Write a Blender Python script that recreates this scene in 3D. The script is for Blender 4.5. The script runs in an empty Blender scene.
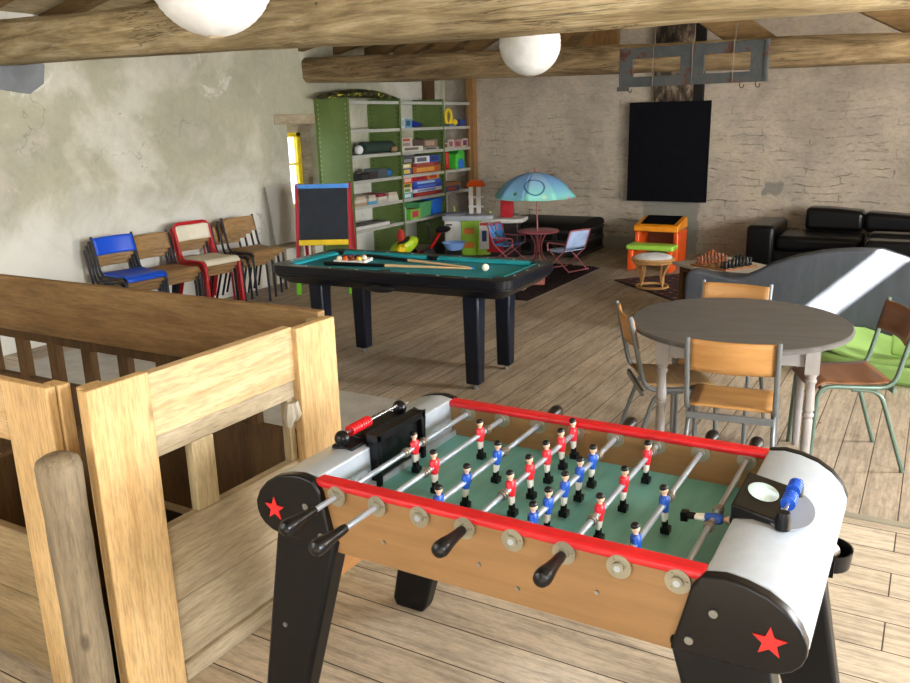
import bpy, bmesh, math, random
from mathutils import Matrix, Vector
random.seed(7)
PI = math.pi
COL = bpy.context.scene.collection
D = bpy.data

# ---------------------------------------------------------------- mesh builder
def fillet(pts, r, n=5):
    pts = [Vector(p) for p in pts]
    out = [pts[0]]
    for a, b, c in zip(pts, pts[1:], pts[2:]):
        u, v = (a - b), (c - b)
        rr = min(r, u.length * .48, v.length * .48)
        p, q = b + u.normalized() * rr, b + v.normalized() * rr
        for i in range(n + 1):
            t = i / n
            out.append((1 - t) ** 2 * p + 2 * t * (1 - t) * b + t * t * q)
    out.append(pts[-1])
    return out

class MB:
    def __init__(self):
        self.v, self.f, self.m = [], [], []
    def add(self, vs, fs, mi=0, M=None):
        o = len(self.v)
        for p in vs:
            p = Vector(p)
            self.v.append(M @ p if M is not None else p)
        for f in fs:
            self.f.append([i + o for i in f]); self.m.append(mi)
        return self
    def box(self, x0, x1, y0, y1, z0, z1, mi=0, M=None):
        vs = [(x, y, z) for x in (x0, x1) for y in (y0, y1) for z in (z0, z1)]
        fs = [(0, 1, 3, 2), (4, 6, 7, 5), (0, 4, 5, 1), (2, 3, 7, 6), (0, 2, 6, 4), (1, 5, 7, 3)]
        return self.add(vs, fs, mi, M)
    def hexa(self, b, t, mi=0):
        return self.add(list(b) + list(t), [(3, 2, 1, 0), (4, 5, 6, 7), (0, 1, 5, 4), (1, 2, 6, 5), (2, 3, 7, 6), (3, 0, 4, 7)], mi)
    def tube(self, pts, r, n=8, mi=0, closed=False, M=None):
        pts = [Vector(p) for p in pts]
        k = len(pts)
        rs = r if isinstance(r, (list, tuple)) else [r] * k
        vs, fs = [], []
        prev = None
        for i, p in enumerate(pts):
            if closed:
                t = pts[(i + 1) % k] - pts[i - 1]
            else:
                t = pts[min(i + 1, k - 1)] - pts[max(i - 1, 0)]
            t.normalize()
            if prev is None:
                a = t.orthogonal().normalized()
            else:
                a = (prev - t * prev.dot(t)).normalized()
            prev = a
            b = t.cross(a)
            for j in range(n):
                an = 2 * PI * j / n
                vs.append(p + (a * math.cos(an) + b * math.sin(an)) * rs[i])
        for i in range(k if closed else k - 1):
            i2 = (i + 1) % k
            for j in range(n):
                j2 = (j + 1) % n
                fs.append((i * n + j, i * n + j2, i2 * n + j2, i2 * n + j))
        if not closed:
            fs.append(tuple(range(n))[::-1]); fs.append(tuple((k - 1) * n + j for j in range(n)))
        return self.add(vs, fs, mi, M)
    def cyl(self, p, q, r, r2=None, n=14, mi=0, M=None):
        return self.tube([p, q], [r, r if r2 is None else r2], n, mi, False, M)
    def lathe(self, prof, n=16, c=(0, 0, 0), mi=0, M=None, sx=1, sy=1):
        vs, fs = [], []
        k = len(prof)
        for r, z in prof:
            for j in range(n):
                an = 2 * PI * j / n
                vs.append((c[0] + r * sx * math.cos(an), c[1] + r * sy * math.sin(an), c[2] + z))
        for i in range(k - 1):
            for j in range(n):
                j2 = (j + 1) % n
                fs.append((i * n + j, i * n + j2, (i + 1) * n + j2, (i + 1) * n + j))
        if prof[0][0] > 1e-6: fs.append(tuple(range(n))[::-1])
        if prof[-1][0] > 1e-6: fs.append(tuple((k - 1) * n + j for j in range(n)))
        return self.add(vs, fs, mi, M)
    def ball(self, c, r, n=14, mi=0, M=None, s=(1, 1, 1)):
        k = max(6, n // 2 + 1)
        vs, fs = [], []
        for i in range(k + 1):
            th = PI * i / k
            for j in range(n):
                an = 2 * PI * j / n
                vs.append((c[0] + r * s[0] * math.sin(th) * math.cos(an), c[1] + r * s[1] * math.sin(th) * math.sin(an), c[2] - r * s[2] * math.cos(th)))
        for i in range(k):
            for j in range(n):
                j2 = (j + 1) % n
                fs.append((i * n + j, i * n + j2, (i + 1) * n + j2, (i + 1) * n + j))
        return self.add(vs, fs, mi, M)
    def prism(self, poly, ax, a0, a1, mi=0, M=None):
        k = len(poly)
        def P(u, w, a):
            return {'x': (a, u, w), 'y': (u, a, w), 'z': (u, w, a)}[ax]
        vs = [P(u, w, a0) for u, w in poly] + [P(u, w, a1) for u, w in poly]
        fs = [tuple(range(k)), tuple(range(2 * k - 1, k - 1, -1))] + [(i, (i + 1) % k, k + (i + 1) % k, k + i) for i in range(k)]
        return self.add(vs, fs, mi, M)
    def grid(self, P, nu, nv, mi=0, M=None):
        vs = [P(i / nu, j / nv) for i in range(nu + 1) for j in range(nv + 1)]
        fs = [(i * (nv + 1) + j, (i + 1) * (nv + 1) + j, (i + 1) * (nv + 1) + j + 1, i * (nv + 1) + j + 1) for i in range(nu) for j in range(nv)]
        return self.add(vs, fs, mi, M)
    def build(self, name, mat, parent=None, bevel=0, sub=0, solid=0, smooth=40, loc=None, rot=None, seg=2, keep=False):
        me = D.meshes.new(name)
        me.from_pydata([tuple(p) for p in self.v], [], self.f)
        bm = bmesh.new(); bm.from_mesh(me)
        bmesh.ops.remove_doubles(bm, verts=bm.verts, dist=1e-6)
        if not keep: bmesh.ops.recalc_face_normals(bm, faces=bm.faces)
        bm.to_mesh(me); bm.free()
        if isinstance(mat, (list, tuple)):
            for x in mat: me.materials.append(x)
            if len(me.polygons) == len(self.m):
                me.polygons.foreach_set('material_index', self.m)
        else:
            me.materials.append(mat)
        me.polygons.foreach_set('use_smooth', [True] * len(me.polygons))
        me.set_sharp_from_angle(angle=math.radians(smooth))
        o = D.objects.new(name, me); COL.objects.link(o)
        if parent is not None: o.parent = parent
        if loc is not None: o.location = loc
        if rot is not None: o.rotation_euler = rot
        if solid:
            s = o.modifiers.new('s', 'SOLIDIFY'); s.thickness = solid; s.offset = 0
        if bevel:
            b = o.modifiers.new('b', 'BEVEL'); b.width = bevel; b.segments = seg; b.limit_method = 'ANGLE'; b.angle_limit = math.radians(35)
        if sub:
            s = o.modifiers.new('u', 'SUBSURF'); s.levels = sub; s.render_levels = sub
        return o

def thing(name, label, cat, loc=(0, 0, 0), rz=0, group=None):
    o = D.objects.new(name, None); COL.objects.link(o)
    o.empty_display_size = .1
    o.location = loc; o.rotation_euler = (0, 0, math.radians(rz))
    o['label'] = label; o['category'] = cat
    if group: o['group'] = group
    return o
def tag(o, label, cat, group=None, kind=None):
    o['label'] = label; o['category'] = cat
    if group: o['group'] = group
    if kind: o['kind'] = kind
    return o
def struct(o, label=None):
    o['kind'] = 'structure'
    if label: o['label'] = label
    return o
def dup(root, loc, rot=None, label=None, group=None):
    r = root.copy(); COL.objects.link(r); r.location = loc
    if rot is not None: r.rotation_euler = rot
    if label: r['label'] = label
    if group: r['group'] = group
    for ch in list(root.children):
        c = ch.copy(); COL.objects.link(c); c.parent = r
        for g in ch.children:
            d = g.copy(); COL.objects.link(d); d.parent = c
    return r
def part_label(o, s):
    o['label'] = s; return o
R = math.radians

# ---------------------------------------------------------------- materials
def nodes(name):
    m = D.materials.new(name); m.use_nodes = True
    nt = m.node_tree
    return m, nt, nt.nodes['Principled BSDF']
def N(nt, t, **kw):
    n = nt.nodes.new(t)
    for k, v in kw.items():
        if k.startswith('_'): setattr(n, k[1:], v)
        else: n.inputs[k].default_value = v
    return n
def rgb(c): return (c[0], c[1], c[2], 1)
def hexc(h):
    v = [int(h[i:i + 2], 16) / 255 for i in (0, 2, 4)]
    return tuple(x / 12.92 if x <= .04045 else ((x + .055) / 1.055) ** 2.4 for x in v)
def coords(nt, scale=(1, 1, 1), rot=(0, 0, 0), kind='Object'):
    tc = N(nt, 'ShaderNodeTexCoord'); mp = N(nt, 'ShaderNodeMapping')
    mp.inputs['Scale'].default_value = scale; mp.inputs['Rotation'].default_value = rot
    nt.links.new(tc.outputs[kind], mp.inputs['Vector'])
    return mp.outputs['Vector']
def noise(nt, vec, scale=5, detail=4, rough=.55, dist=0):
    n = N(nt, 'ShaderNodeTexNoise', Scale=scale, Detail=detail, Roughness=rough, Distortion=dist)
    nt.links.new(vec, n.inputs['Vector']); return n.outputs['Fac']
def ramp(nt, fac, stops):
    r = N(nt, 'ShaderNodeValToRGB')
    e = r.color_ramp.elements
    while len(e) > 1: e.remove(e[-1])
    e[0].position = stops[0][0]; e[0].color = rgb(stops[0][1])
    for p, c in stops[1:]:
        x = e.new(p); x.color = rgb(c)
    nt.links.new(fac, r.inputs['Fac']); return r.outputs['Color']
def mix(nt, fac, a, b, mode='MIX'):
    m = N(nt, 'ShaderNodeMix', _data_type='RGBA', _blend_type=mode)
    if isinstance(fac, (int, float)): m.inputs[0].default_value = fac
    else: nt.links.new(fac, m.inputs[0])
    for i, x in ((6, a), (7, b)):
        if isinstance(x, tuple): m.inputs[i].default_value = rgb(x)
        else: nt.links.new(x, m.inputs[i])
    return m.outputs[2]
def bump(nt, p, h, strength=.3, dist=.01):
    b = N(nt, 'ShaderNodeBump', Strength=strength, Distance=dist)
    nt.links.new(h, b.inputs['Height']); nt.links.new(b.outputs['Normal'], p.inputs['Normal'])
G_ = lambda v: (v, v, v)

def plain(name, c, rough=.5, metal=0, var=.12, ns=12, bmp=0, spec=.5, coat=0):
    m, nt, p = nodes(name)
    if isinstance(c, str): c = hexc(c)
    v = coords(nt)
    n = noise(nt, v, ns, 3)
    lo = tuple(x * (1 - var) for x in c); hi = tuple(min(1, x * (1 + var)) for x in c)
    nt.links.new(ramp(nt, n, [(.3, lo), (.7, hi)]), p.inputs['Base Color'])
    p.inputs['Roughness'].default_value = rough; p.inputs['Metallic'].default_value = metal
    p.inputs['Specular IOR Level'].default_value = spec
    p.inputs['Coat Weight'].default_value = coat
    if bmp: bump(nt, p, noise(nt, v, ns * 6, 3), bmp, .003)
    return m

def wood(name, c1, c2, ax='x', scale=1.0, rough=.6, knots=True, bmp=.25, dark=None, spec=.3):
    m, nt, p = nodes(name)
    c1, c2 = [hexc(c) if isinstance(c, str) else c for c in (c1, c2)]
    st = {'x': (.9, 9, 9), 'y': (9, .9, 9), 'z': (9, 9, .9)}[ax]
    v = coords(nt, tuple(s * scale for s in st))
    n1 = noise(nt, v, 1.6, 5, .6, .6)
    v2 = coords(nt, tuple(s * scale * 5 for s in st))
    n2 = noise(nt, v2, 2.6, 6, .7)
    col = ramp(nt, n1, [(.3, c1), (.7, c2)])
    col = mix(nt, .6, col, ramp(nt, n2, [(.38, G_(.5)), (.56, G_(1.0))]), 'MULTIPLY')
    n4 = noise(nt, coords(nt), 2.3, 4, .6)
    col = mix(nt, .5, col, ramp(nt, n4, [(.35, G_(.7)), (.6, G_(1.0))]), 'MULTIPLY')
    if knots:
        vk = coords(nt, tuple((2.2 if s > 1 else 1.1) * scale for s in st))
        vo = N(nt, 'ShaderNodeTexVoronoi', Scale=2.4); nt.links.new(vk, vo.inputs['Vector'])
        k = ramp(nt, vo.outputs['Distance'], [(.045, G_(.35)), (.11, G_(1))])
        col = mix(nt, .8, col, k, 'MULTIPLY')
    nt.links.new(col, p.inputs['Base Color'])
    p.inputs['Roughness'].default_value = rough
    p.inputs['Specular IOR Level'].default_value = spec
    if bmp: bump(nt, p, n2, bmp, .004)
    return m

def plank_floor(name, along='x'):
    m, nt, p = nodes(name)
    rot = (0, 0, 0) if along == 'x' else (0, 0, PI / 2)
    v = coords(nt, (1, 1, 1), rot)
    br = N(nt, 'ShaderNodeTexBrick', Scale=1.0, _offset=.37, _offset_frequency=2)
    nt.links.new(v, br.inputs['Vector'])
    br.inputs['Brick Width'].default_value = 7.3
    br.inputs['Row Height'].default_value = .18 if along == 'x' else .15
    br.inputs['Mortar Size'].default_value = .003
    br.inputs['Mortar Smooth'].default_value = .3
    br.inputs['Bias'].default_value = 0
    br.inputs['Color1'].default_value = (.0, .0, .0, 1); br.inputs['Color2'].default_value = (1, 1, 1, 1)
    br.inputs['Mortar'].default_value = (.5, .5, .5, 1)
    a, b = (hexc('b9aa95'), hexc('cbbda8')) if along == 'x' else (hexc('a39482'), hexc('b5a693'))
    base = ramp(nt, br.outputs['Color'], [(0, a), (1, b)])
    vg = coords(nt, (1.2, 16, 1) if along == 'x' else (16, 1.2, 1))
    g = noise(nt, vg, 2.2, 6, .7, .4)
    col = mix(nt, .75, base, ramp(nt, g, [(.32, G_(.42)), (.56, G_(1.05))]), 'MULTIPLY')
    vb = coords(nt, (1, 1, 1))
    s = noise(nt, vb, 1.1, 5, .65, .8)
    col = mix(nt, .6, col, ramp(nt, s, [(.3, G_(.62)), (.55, G_(1.05))]), 'MULTIPLY')
    col = mix(nt, .45, col, ramp(nt, noise(nt, coords(nt, (8, 26, 1) if along == 'x' else (26, 8, 1)), 2.5, 6, .75), [(.36, G_(.5)), (.55, G_(1.05))]), 'MULTIPLY')
    # knots and old nail marks
    vo = N(nt, 'ShaderNodeTexVoronoi', Scale=2.6)
    nt.links.new(coords(nt, (1, 1.7, 1) if along == 'x' else (1.7, 1, 1)), vo.inputs['Vector'])
    col = mix(nt, .8, col, ramp(nt, vo.outputs['Distance'], [(.025, G_(.3)), (.06, G_(1))]), 'MULTIPLY')
    col = mix(nt, br.outputs['Fac'], col, hexc('3c3025'))
    nt.links.new(col, p.inputs['Base Color'])
    p.inputs['Roughness'].default_value = .62; p.inputs['Specular IOR Level'].default_value = .3
    h = N(nt, 'ShaderNodeMath', _operation='MULTIPLY_ADD'); nt.links.new(br.outputs['Fac'], h.inputs[0]); h.inputs[1].default_value = -1.5
    nt.links.new(g, h.inputs[2])
    bump(nt, p, h.outputs[0], .35, .005)
    return m

def ramp_range(nt, val, lo, hi, a=.85, b=0):
    m = N(nt, 'ShaderNodeMapRange', _interpolation_type='SMOOTHSTEP'); nt.links.new(val, m.inputs[0])
    m.inputs[1].default_value = lo; m.inputs[2].default_value = hi; m.inputs[3].default_value = a; m.inputs[4].default_value = b
    return m.outputs[0]
def plaster_left():
    m, nt, p = nodes('old_plaster')
    v = coords(nt)
    big = noise(nt, v, .55, 5, .55, .5)
    col = ramp(nt, big, [(.36, hexc('d8d6cc')), (.45, hexc('cbc8b7')), (.5, hexc('b4b19b')), (.57, hexc('adaa97')), (.66, hexc('d0c9be'))])
    mid = noise(nt, v, 2.6, 6, .65, .3)
    col = mix(nt, .55, col, ramp(nt, mid, [(.3, G_(.78)), (.6, G_(1.04))]), 'MULTIPLY')
    col = mix(nt, .3, col, ramp(nt, noise(nt, v, 16, 5, .7), [(.35, G_(.75)), (.55, G_(1.03))]), 'MULTIPLY')
    pe = noise(nt, v, 1.7, 7, .7, .6)
    col = mix(nt, ramp(nt, pe, [(.63, G_(0)), (.67, G_(.7))]), col, hexc('dcd8d0'))
    sp = noise(nt, v, 9, 3, .5)
    col = mix(nt, ramp(nt, sp, [(.74, G_(0)), (.78, G_(.7))]), col, hexc('857c68'))
    # old limewash along the lower wall
    sz = N(nt, 'ShaderNodeSeparateXYZ'); nt.links.new(v, sz.inputs[0])
    ad = N(nt, 'ShaderNodeMath', _operation='MULTIPLY_ADD'); nt.links.new(pe, ad.inputs[0]); ad.inputs[1].default_value = 1.3; nt.links.new(sz.outputs['Z'], ad.inputs[2])
    col = mix(nt, ramp_range(nt, ad.outputs[0], 1.35, 2.0), col, hexc('dcdbd5'))
    # hairline cracks
    vo = N(nt, 'ShaderNodeTexVoronoi', _feature='DISTANCE_TO_EDGE', Scale=.45)
    wv = N(nt, 'ShaderNodeVectorMath', _operation='ADD'); nt.links.new(v, wv.inputs[0])
    nn = N(nt, 'ShaderNodeTexNoise', Scale=3.0, Detail=5.0); nt.links.new(v, nn.inputs['Vector'])
    nt.links.new(nn.outputs['Color'], wv.inputs[1]); nt.links.new(wv.outputs[0], vo.inputs['Vector'])
    ck = N(nt, 'ShaderNodeMath', _operation='MULTIPLY')
    nt.links.new(ramp(nt, vo.outputs['Distance'], [(.0015, G_(1)), (.004, G_(0))]), ck.inputs[0])
    nt.links.new(ramp(nt, noise(nt, v, .9, 2), [(.52, G_(0)), (.6, G_(.55))]), ck.inputs[1])
    col = mix(nt, ck.outputs[0], col, hexc('6a6456'))
    # grey cement patch under the end of the front beam
    sx = N(nt, 'ShaderNodeSeparateXYZ'); nt.links.new(wv.outputs[0], sx.inputs[0])
    nt.links.new(col, p.inputs['Base Color'])
    p.inputs['Roughness'].default_value = .85; p.inputs['Specular IOR Level'].default_value = .25
    bump(nt, p, mix(nt, .5, mid, noise(nt, v, 14, 4)), .5, .02)
    return m

def stone_wall():
    m, nt, p = nodes('limewashed_stone')
    v = coords(nt, (1, 1, 1))
    nn = N(nt, 'ShaderNodeTexNoise', Scale=2.0, Detail=5.0); nt.links.new(v, nn.inputs['Vector'])
    sc = N(nt, 'ShaderNodeVectorMath', _operation='SCALE'); nt.links.new(nn.outputs['Color'], sc.inputs[0]); sc.inputs[3].default_value = .16
    wv = N(nt, 'ShaderNodeVectorMath', _operation='ADD'); nt.links.new(v, wv.inputs[0]); nt.links.new(sc.outputs[0], wv.inputs[1])
    mp = N(nt, 'ShaderNodeMapping'); mp.inputs['Rotation'].default_value = (PI / 2, 0, 0); nt.links.new(wv.outputs[0], mp.inputs['Vector'])
    br = N(nt, 'ShaderNodeTexBrick', Scale=1.0, _offset=.43)
    nt.links.new(mp.outputs[0], br.inputs['Vector'])
    br.inputs['Brick Width'].default_value = .9; br.inputs['Row Height'].default_value = .095
    br.inputs['Mortar Size'].default_value = .006; br.inputs['Mortar Smooth'].default_value = .6
    n1 = noise(nt, v, 1.3, 5, .6, .4)
    col = ramp(nt, n1, [(.35, hexc('aa9f90')), (.5, hexc('bcb0a0')), (.65, hexc('c8bba5'))])
    mid = noise(nt, v, 5, 5, .65)
    col = mix(nt, .5, col, ramp(nt, mid, [(.3, G_(.75)), (.6, G_(1.03))]), 'MULTIPLY')
    col = mix(nt, .45, col, ramp(nt, noise(nt, coords(nt, (1, 1, 2)), 18, 5, .7), [(.35, G_(.68)), (.55, G_(1.03))]), 'MULTIPLY')
    # joints only show where the wash has worn through, lower on the wall
    sx = N(nt, 'ShaderNodeSeparateXYZ'); nt.links.new(wv.outputs[0], sx.inputs[0])
    low = ramp_range(nt, sx.outputs['Z'], .9, 2.4, .95, .12)
    sc2 = N(nt, 'ShaderNodeMath', _operation='MULTIPLY'); nt.links.new(br.outputs['Fac'], sc2.inputs[0]); nt.links.new(low, sc2.inputs[1])
    ms = N(nt, 'ShaderNodeMath', _operation='MULTIPLY'); nt.links.new(sc2.outputs[0], ms.inputs[0])
    nt.links.new(ramp(nt, noise(nt, v, 3.2, 6, .75), [(.5, G_(.03)), (.64, G_(.8))]), ms.inputs[1])
    col = mix(nt, ms.outputs[0], col, hexc('655843'))
    ch = noise(nt, coords(nt, (1.2, 1, 5)), 2.4, 6, .7)
    chf = N(nt, 'ShaderNodeMath', _operation='MULTIPLY')
    nt.links.new(ramp(nt, ch, [(.6, G_(0)), (.65, G_(.8))]), chf.inputs[0]); nt.links.new(low, chf.inputs[1])
    col = mix(nt, chf.outputs[0], col, hexc('7d7160'))
    # grey render: the filled flue below the black panel, the low band and one small patch
    n12 = N(nt, 'ShaderNodeTexNoise', Scale=9.0, Detail=4.0); nt.links.new(v, n12.inputs['Vector'])
    s12 = N(nt, 'ShaderNodeVectorMath', _operation='SCALE'); nt.links.new(n12.outputs['Color'], s12.inputs[0]); s12.inputs[3].default_value = .16
    w12 = N(nt, 'ShaderNodeVectorMath', _operation='ADD'); nt.links.new(v, w12.inputs[0]); nt.links.new(s12.outputs[0], w12.inputs[1])
    sx = N(nt, 'ShaderNodeSeparateXYZ'); nt.links.new(w12.outputs[0], sx.inputs[0])
    def boxmask(x0, x1, z0, z1, soft=.015):
        outs = []
        for ch_, lo, hi in (('X', x0, x1), ('Z', z0, z1)):
            a = N(nt, 'ShaderNodeMapRange', _interpolation_type='SMOOTHSTEP'); nt.links.new(sx.outputs[ch_], a.inputs[0])
            a.inputs[1].default_value = lo - soft; a.inputs[2].default_value = lo + soft
            b = N(nt, 'ShaderNodeMapRange', _interpolation_type='SMOOTHSTEP'); nt.links.new(sx.outputs[ch_], b.inputs[0])
            b.inputs[1].default_value = hi - soft; b.inputs[2].default_value = hi + soft; b.inputs[3].default_value = 1; b.inputs[4].default_value = 0
            q = N(nt, 'ShaderNodeMath', _operation='MULTIPLY'); nt.links.new(a.outputs[0], q.inputs[0]); nt.links.new(b.outputs[0], q.inputs[1])
            outs.append(q.outputs[0])
        q = N(nt, 'ShaderNodeMath', _operation='MULTIPLY'); nt.links.new(outs[0], q.inputs[0]); nt.links.new(outs[1], q.inputs[1])
        return q.outputs[0]
    o = .08
    for bx in ((-3.32 + o, -2.6 + o, -.3, .9), (-3.9 + o, -2.7 + o, -.3, .17 + o), (-1.83 + o, -1.64 + o, .76 + o, .9 + o)):
        col = mix(nt, boxmask(*bx), col, hexc('8d8a80'))
    nt.links.new(col, p.inputs['Base Color'])
    p.inputs['Roughness'].default_value = .9; p.inputs['Specular IOR Level'].default_value = .2
    h = N(nt, 'ShaderNodeMath', _operation='MULTIPLY_ADD'); nt.links.new(ms.outputs[0], h.inputs[0]); h.inputs[1].default_value = -1.0; nt.links.new(mid, h.inputs[2])
    bump(nt, p, h.outputs[0], 1, .035)
    return m

def old_beam(name='hewn_oak', c=('82704f', 'b8a37c', 'd8c8a4')):
    m, nt, p = nodes(name)
    v = coords(nt, (1, 7, 7))
    n1 = noise(nt, v, 1.3, 6, .65, 1.0)
    col = ramp(nt, n1, [(.3, hexc(c[0])), (.5, hexc(c[1])), (.7, hexc(c[2]))])
    nf = noise(nt, coords(nt, (2.5, 30, 30)), 2, 6, .75, .3)
    col = mix(nt, .55, col, ramp(nt, nf, [(.36, G_(.5)), (.56, G_(1.05))]), 'MULTIPLY')
    n3 = noise(nt, coords(nt, (1, 1, 1)), 1.6, 4, .6)
    col = mix(nt, .7, col, ramp(nt, n3, [(.35, G_(.62)), (.6, G_(1.05))]), 'MULTIPLY')
    cr = noise(nt, coords(nt, (.55, 6, 9)), 1.5, 5, .6, 1.2)
    cf = ramp(nt, cr, [(.48, G_(0)), (.5, G_(1)), (.52, G_(0))])
    ck = N(nt, 'ShaderNodeMath', _operation='MULTIPLY'); nt.links.new(cf, ck.inputs[0])
    nt.links.new(ramp(nt, noise(nt, coords(nt), 1.1, 3), [(.43, G_(0)), (.54, G_(.85))]), ck.inputs[1])
    col = mix(nt, ck.outputs[0], col, hexc('3a2d1e'))
    wh = N(nt, 'ShaderNodeTexVoronoi', Scale=5.0); nt.links.new(coords(nt, (1, 1, 1)), wh.inputs['Vector'])
    col = mix(nt, .8, col, ramp(nt, wh.outputs['Distance'], [(.03, G_(.3)), (.06, G_(1))]), 'MULTIPLY')
    nt.links.new(col, p.inputs['Base Color'])
    p.inputs['Roughness'].default_value = .8; p.inputs['Specular IOR Level'].default_value = .2
    bump(nt, p, mix(nt, .5, n1, nf), 1, .03)
    return m

def streaky(name, c1, c2, scale=(1.2, 10, 1), rough=.6, bmp=.05):
    m, nt, p = nodes(name)
    n = noise(nt, coords(nt, scale), 2.2, 4, .6)
    nt.links.new(ramp(nt, n, [(.35, hexc(c1)), (.68, hexc(c2))]), p.inputs['Base Color'])
    p.inputs['Roughness'].default_value = rough
    if bmp: bump(nt, p, n, bmp, .003)
    return m
M_floor_near = plank_floor('near_floorboards', 'x')
M_floor_far = plank_floor('far_floorboards', 'y')
M_plaster = plaster_left()
M_stone = stone_wall()
M_beam = old_beam()
M_beam2 = old_beam('hewn_oak_dark', ('65543a', '998260', 'b8a27c'))
M_rafter = wood('brown_rafter', '6b5334', '8d7048', 'x', .6, .8, False)
M_board = wood('roof_board', 'a18e6b', 'c9b691', 'y', .6, .8, False)
M_oakX = wood('yellow_oak_x', 'bb9767', 'd8b98a', 'x', 1, .6)
M_oakY = wood('yellow_oak_y', 'bd9a6b', 'dcc095', 'y', 1, .6)
M_oakZ = wood('yellow_oak_z', 'c59f69', 'dfbe8b', 'z', 1, .6)
M_rear = wood('brown_oak_board', '7d5f3a', '9c7c52', 'x', 1, .65)
M_greyY = wood('weathered_board_y', '9c8c72', 'c6b79b', 'y', 1, .75)
M_greyX = wood('weathered_board_x', '85704f', 'a58f6a', 'x', 1, .75)
M_greyZ = wood('weathered_board_z', 'a08d6d', 'c9b791', 'z', 1, .75)
M_log = wood('grey_log', '6f6250', '9c8b71', 'z', 1.2, .8)
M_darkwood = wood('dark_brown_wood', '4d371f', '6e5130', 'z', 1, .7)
M_postwood = wood('pine_post', '8c6740', 'a9814f', 'z', 1, .7)
M_beech = streaky('beech_panel', '8b6840', '997449', (1.2, 14, 14), .42, 0)
M_beech2 = streaky('beech_end', 'b98348', 'c8935a', (14, 1.2, 14), .42, 0)
M_ply = streaky('honey_plywood', 'a67640', 'bd8d55', (9, 1.2, 9), .4, 0)
M_plyold_shaded = wood('worn_or_shaded_plywood', '8f6f48', 'b08d60', 'y', .8, .45, False, .08)  # worn chairs in the stacks; also the shade painted onto one table chair's seat
M_plydark = streaky('brown_plywood', '643e26', '7f5233', (9, 1.2, 9), .3, 0)
M_black = plain('black_plastic', '0b0b0e', .3, 0, .1, 20, 0, .3)
M_blacksoft = plain('soft_black', '0c0d10', .4, 0, .15, 20, 0, .25)
M_red = plain('red_plastic', 'c4121c', .4)
M_redstar = plain('red_star', 'd02020', .45)
M_silver = plain('silver_grey_laminate', 'a9b1bb', .32, .25, .05, 30)
M_darkcap = plain('dark_plate', '2a2d33', .4, .2)
M_chrome = plain('chrome', 'c6cbd2', .22, .9, .04)
M_steel = plain('dull_steel', '8e8f8d', .38, .8, .1)
M_rod = plain('rod_steel', 'aab6c4', .3, .55, .05)
M_rodold = plain('worn_rod', '8f877c', .4, .6, .15)
M_flange = plain('bearing_grey', '95907f', .5, .5, .12)
M_green_felt = None
M_pitch = streaky('green_playfield', '5a9a97', '70aeab', (10, 1.2, 1), .45, 0)
M_blue_shirt = plain('blue_paint', '1c4fae', .4)
M_red_shirt = plain('red_paint', 'cf1f2c', .4)
M_white = plain('white_paint', 'e6e4df', .45, 0, .04)
M_skin = plain('painted_skin', 'd8b49a', .5)
M_blue_bead = plain('blue_bead', '1b54c8', .35)
M_felt = plain('teal_cloth', '0b7f8c', .9, 0, .1, 40)
M_cushion = plain('teal_cushion', '1197a4', .85, 0, .08, 30)
M_navy = plain('navy_black_laminate', '0c0f17', .3, 0, .15, 8, 0, .35)
M_navyleg = plain('navy_leg', '0f1626', .33, 0, .15, 8, 0, .35)
M_tabletop = streaky('grey_painted_top', '4e4d4d', '5d5b5b', (2, 12, 1), .48)
M_greypaint = plain('grey_paint', '8f8a88', .5, 0, .08, 18)
M_tubegreen = plain('grey_green_tube', '5f7468', .35, .3, .1)
M_tubedark = plain('dark_grey_tube', '3c4046', .35, .3, .1)
M_tubegrey = plain('grey_tube', '6e7376', .35, .4, .1)
M_tubeblack = plain('blue_black_tube', '1b2030', .3, .2, .1)
M_tubered = plain('red_tube', 'b3121f', .3, 0, .08)
M_blue = plain('blue_laminate', '0f4fd0', .35, 0, .05)
M_cream = plain('cream_laminate', 'd8d2bf', .4, 0, .05)
M_shelfgreen = plain('olive_green_metal', '667c41', .45, .1, .1, 6)
M_shelfgrey = plain('pale_shelf_metal', 'b4b6ad', .5, .1, .1, 8)
M_pinkmetal = plain('rose_metal', 'b0606a', .45, .1, .1)
M_wicker = plain('wicker', 'c79a62', .6, 0, .2, 60, .3)
M_leather = plain('black_leather', '08080a', .3, 0, .2, 9, .15, .3)
M_grey_fab = streaky('grey_fabric', '3a3e46', '474b54', (5, 5, 1.6), .85, .05)
M_lime = plain('lime_plastic', '93b86a', .45, 0, .1, 5)
M_limebright = plain('bright_lime', '6fce1e', .45)
M_orange = plain('orange_plastic', 'ee5a18', .4)
M_amber = plain('amber_plastic', 'f0960f', .4)
M_yellow = plain('yellow_plastic', 'f0d020', .45)
M_skyblue = plain('sky_blue', '4f94e8', .45)
M_paleblue = plain('pale_blue_cloth', 'a8c0e6', .8)
M_bluegrey = plain('slate_board', '1c2430', .7, 0, .2, 8)
M_slate = streaky('black_board', '06070d', '0c0d15', (6, 6, 6), .6, .05)
M_slate.node_tree.nodes['Principled BSDF'].inputs['Specular IOR Level'].default_value = .12
M_trunk = plain('black_trunk', '0b0a09', .5, 0, .35, 14, .3, .25)
M_rugdark = None
def shaggy():
    m, nt, p = nodes('dark_shag')
    n = noise(nt, coords(nt), 60, 4, .7)
    nt.links.new(ramp(nt, n, [(.35, hexc('171214')), (.7, hexc('47393c'))]), p.inputs['Base Color'])
    p.inputs['Roughness'].default_value = 1; p.inputs['Specular IOR Level'].default_value = .1
    bump(nt, p, n, 1, .03); return m
M_rugdark = shaggy()
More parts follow.
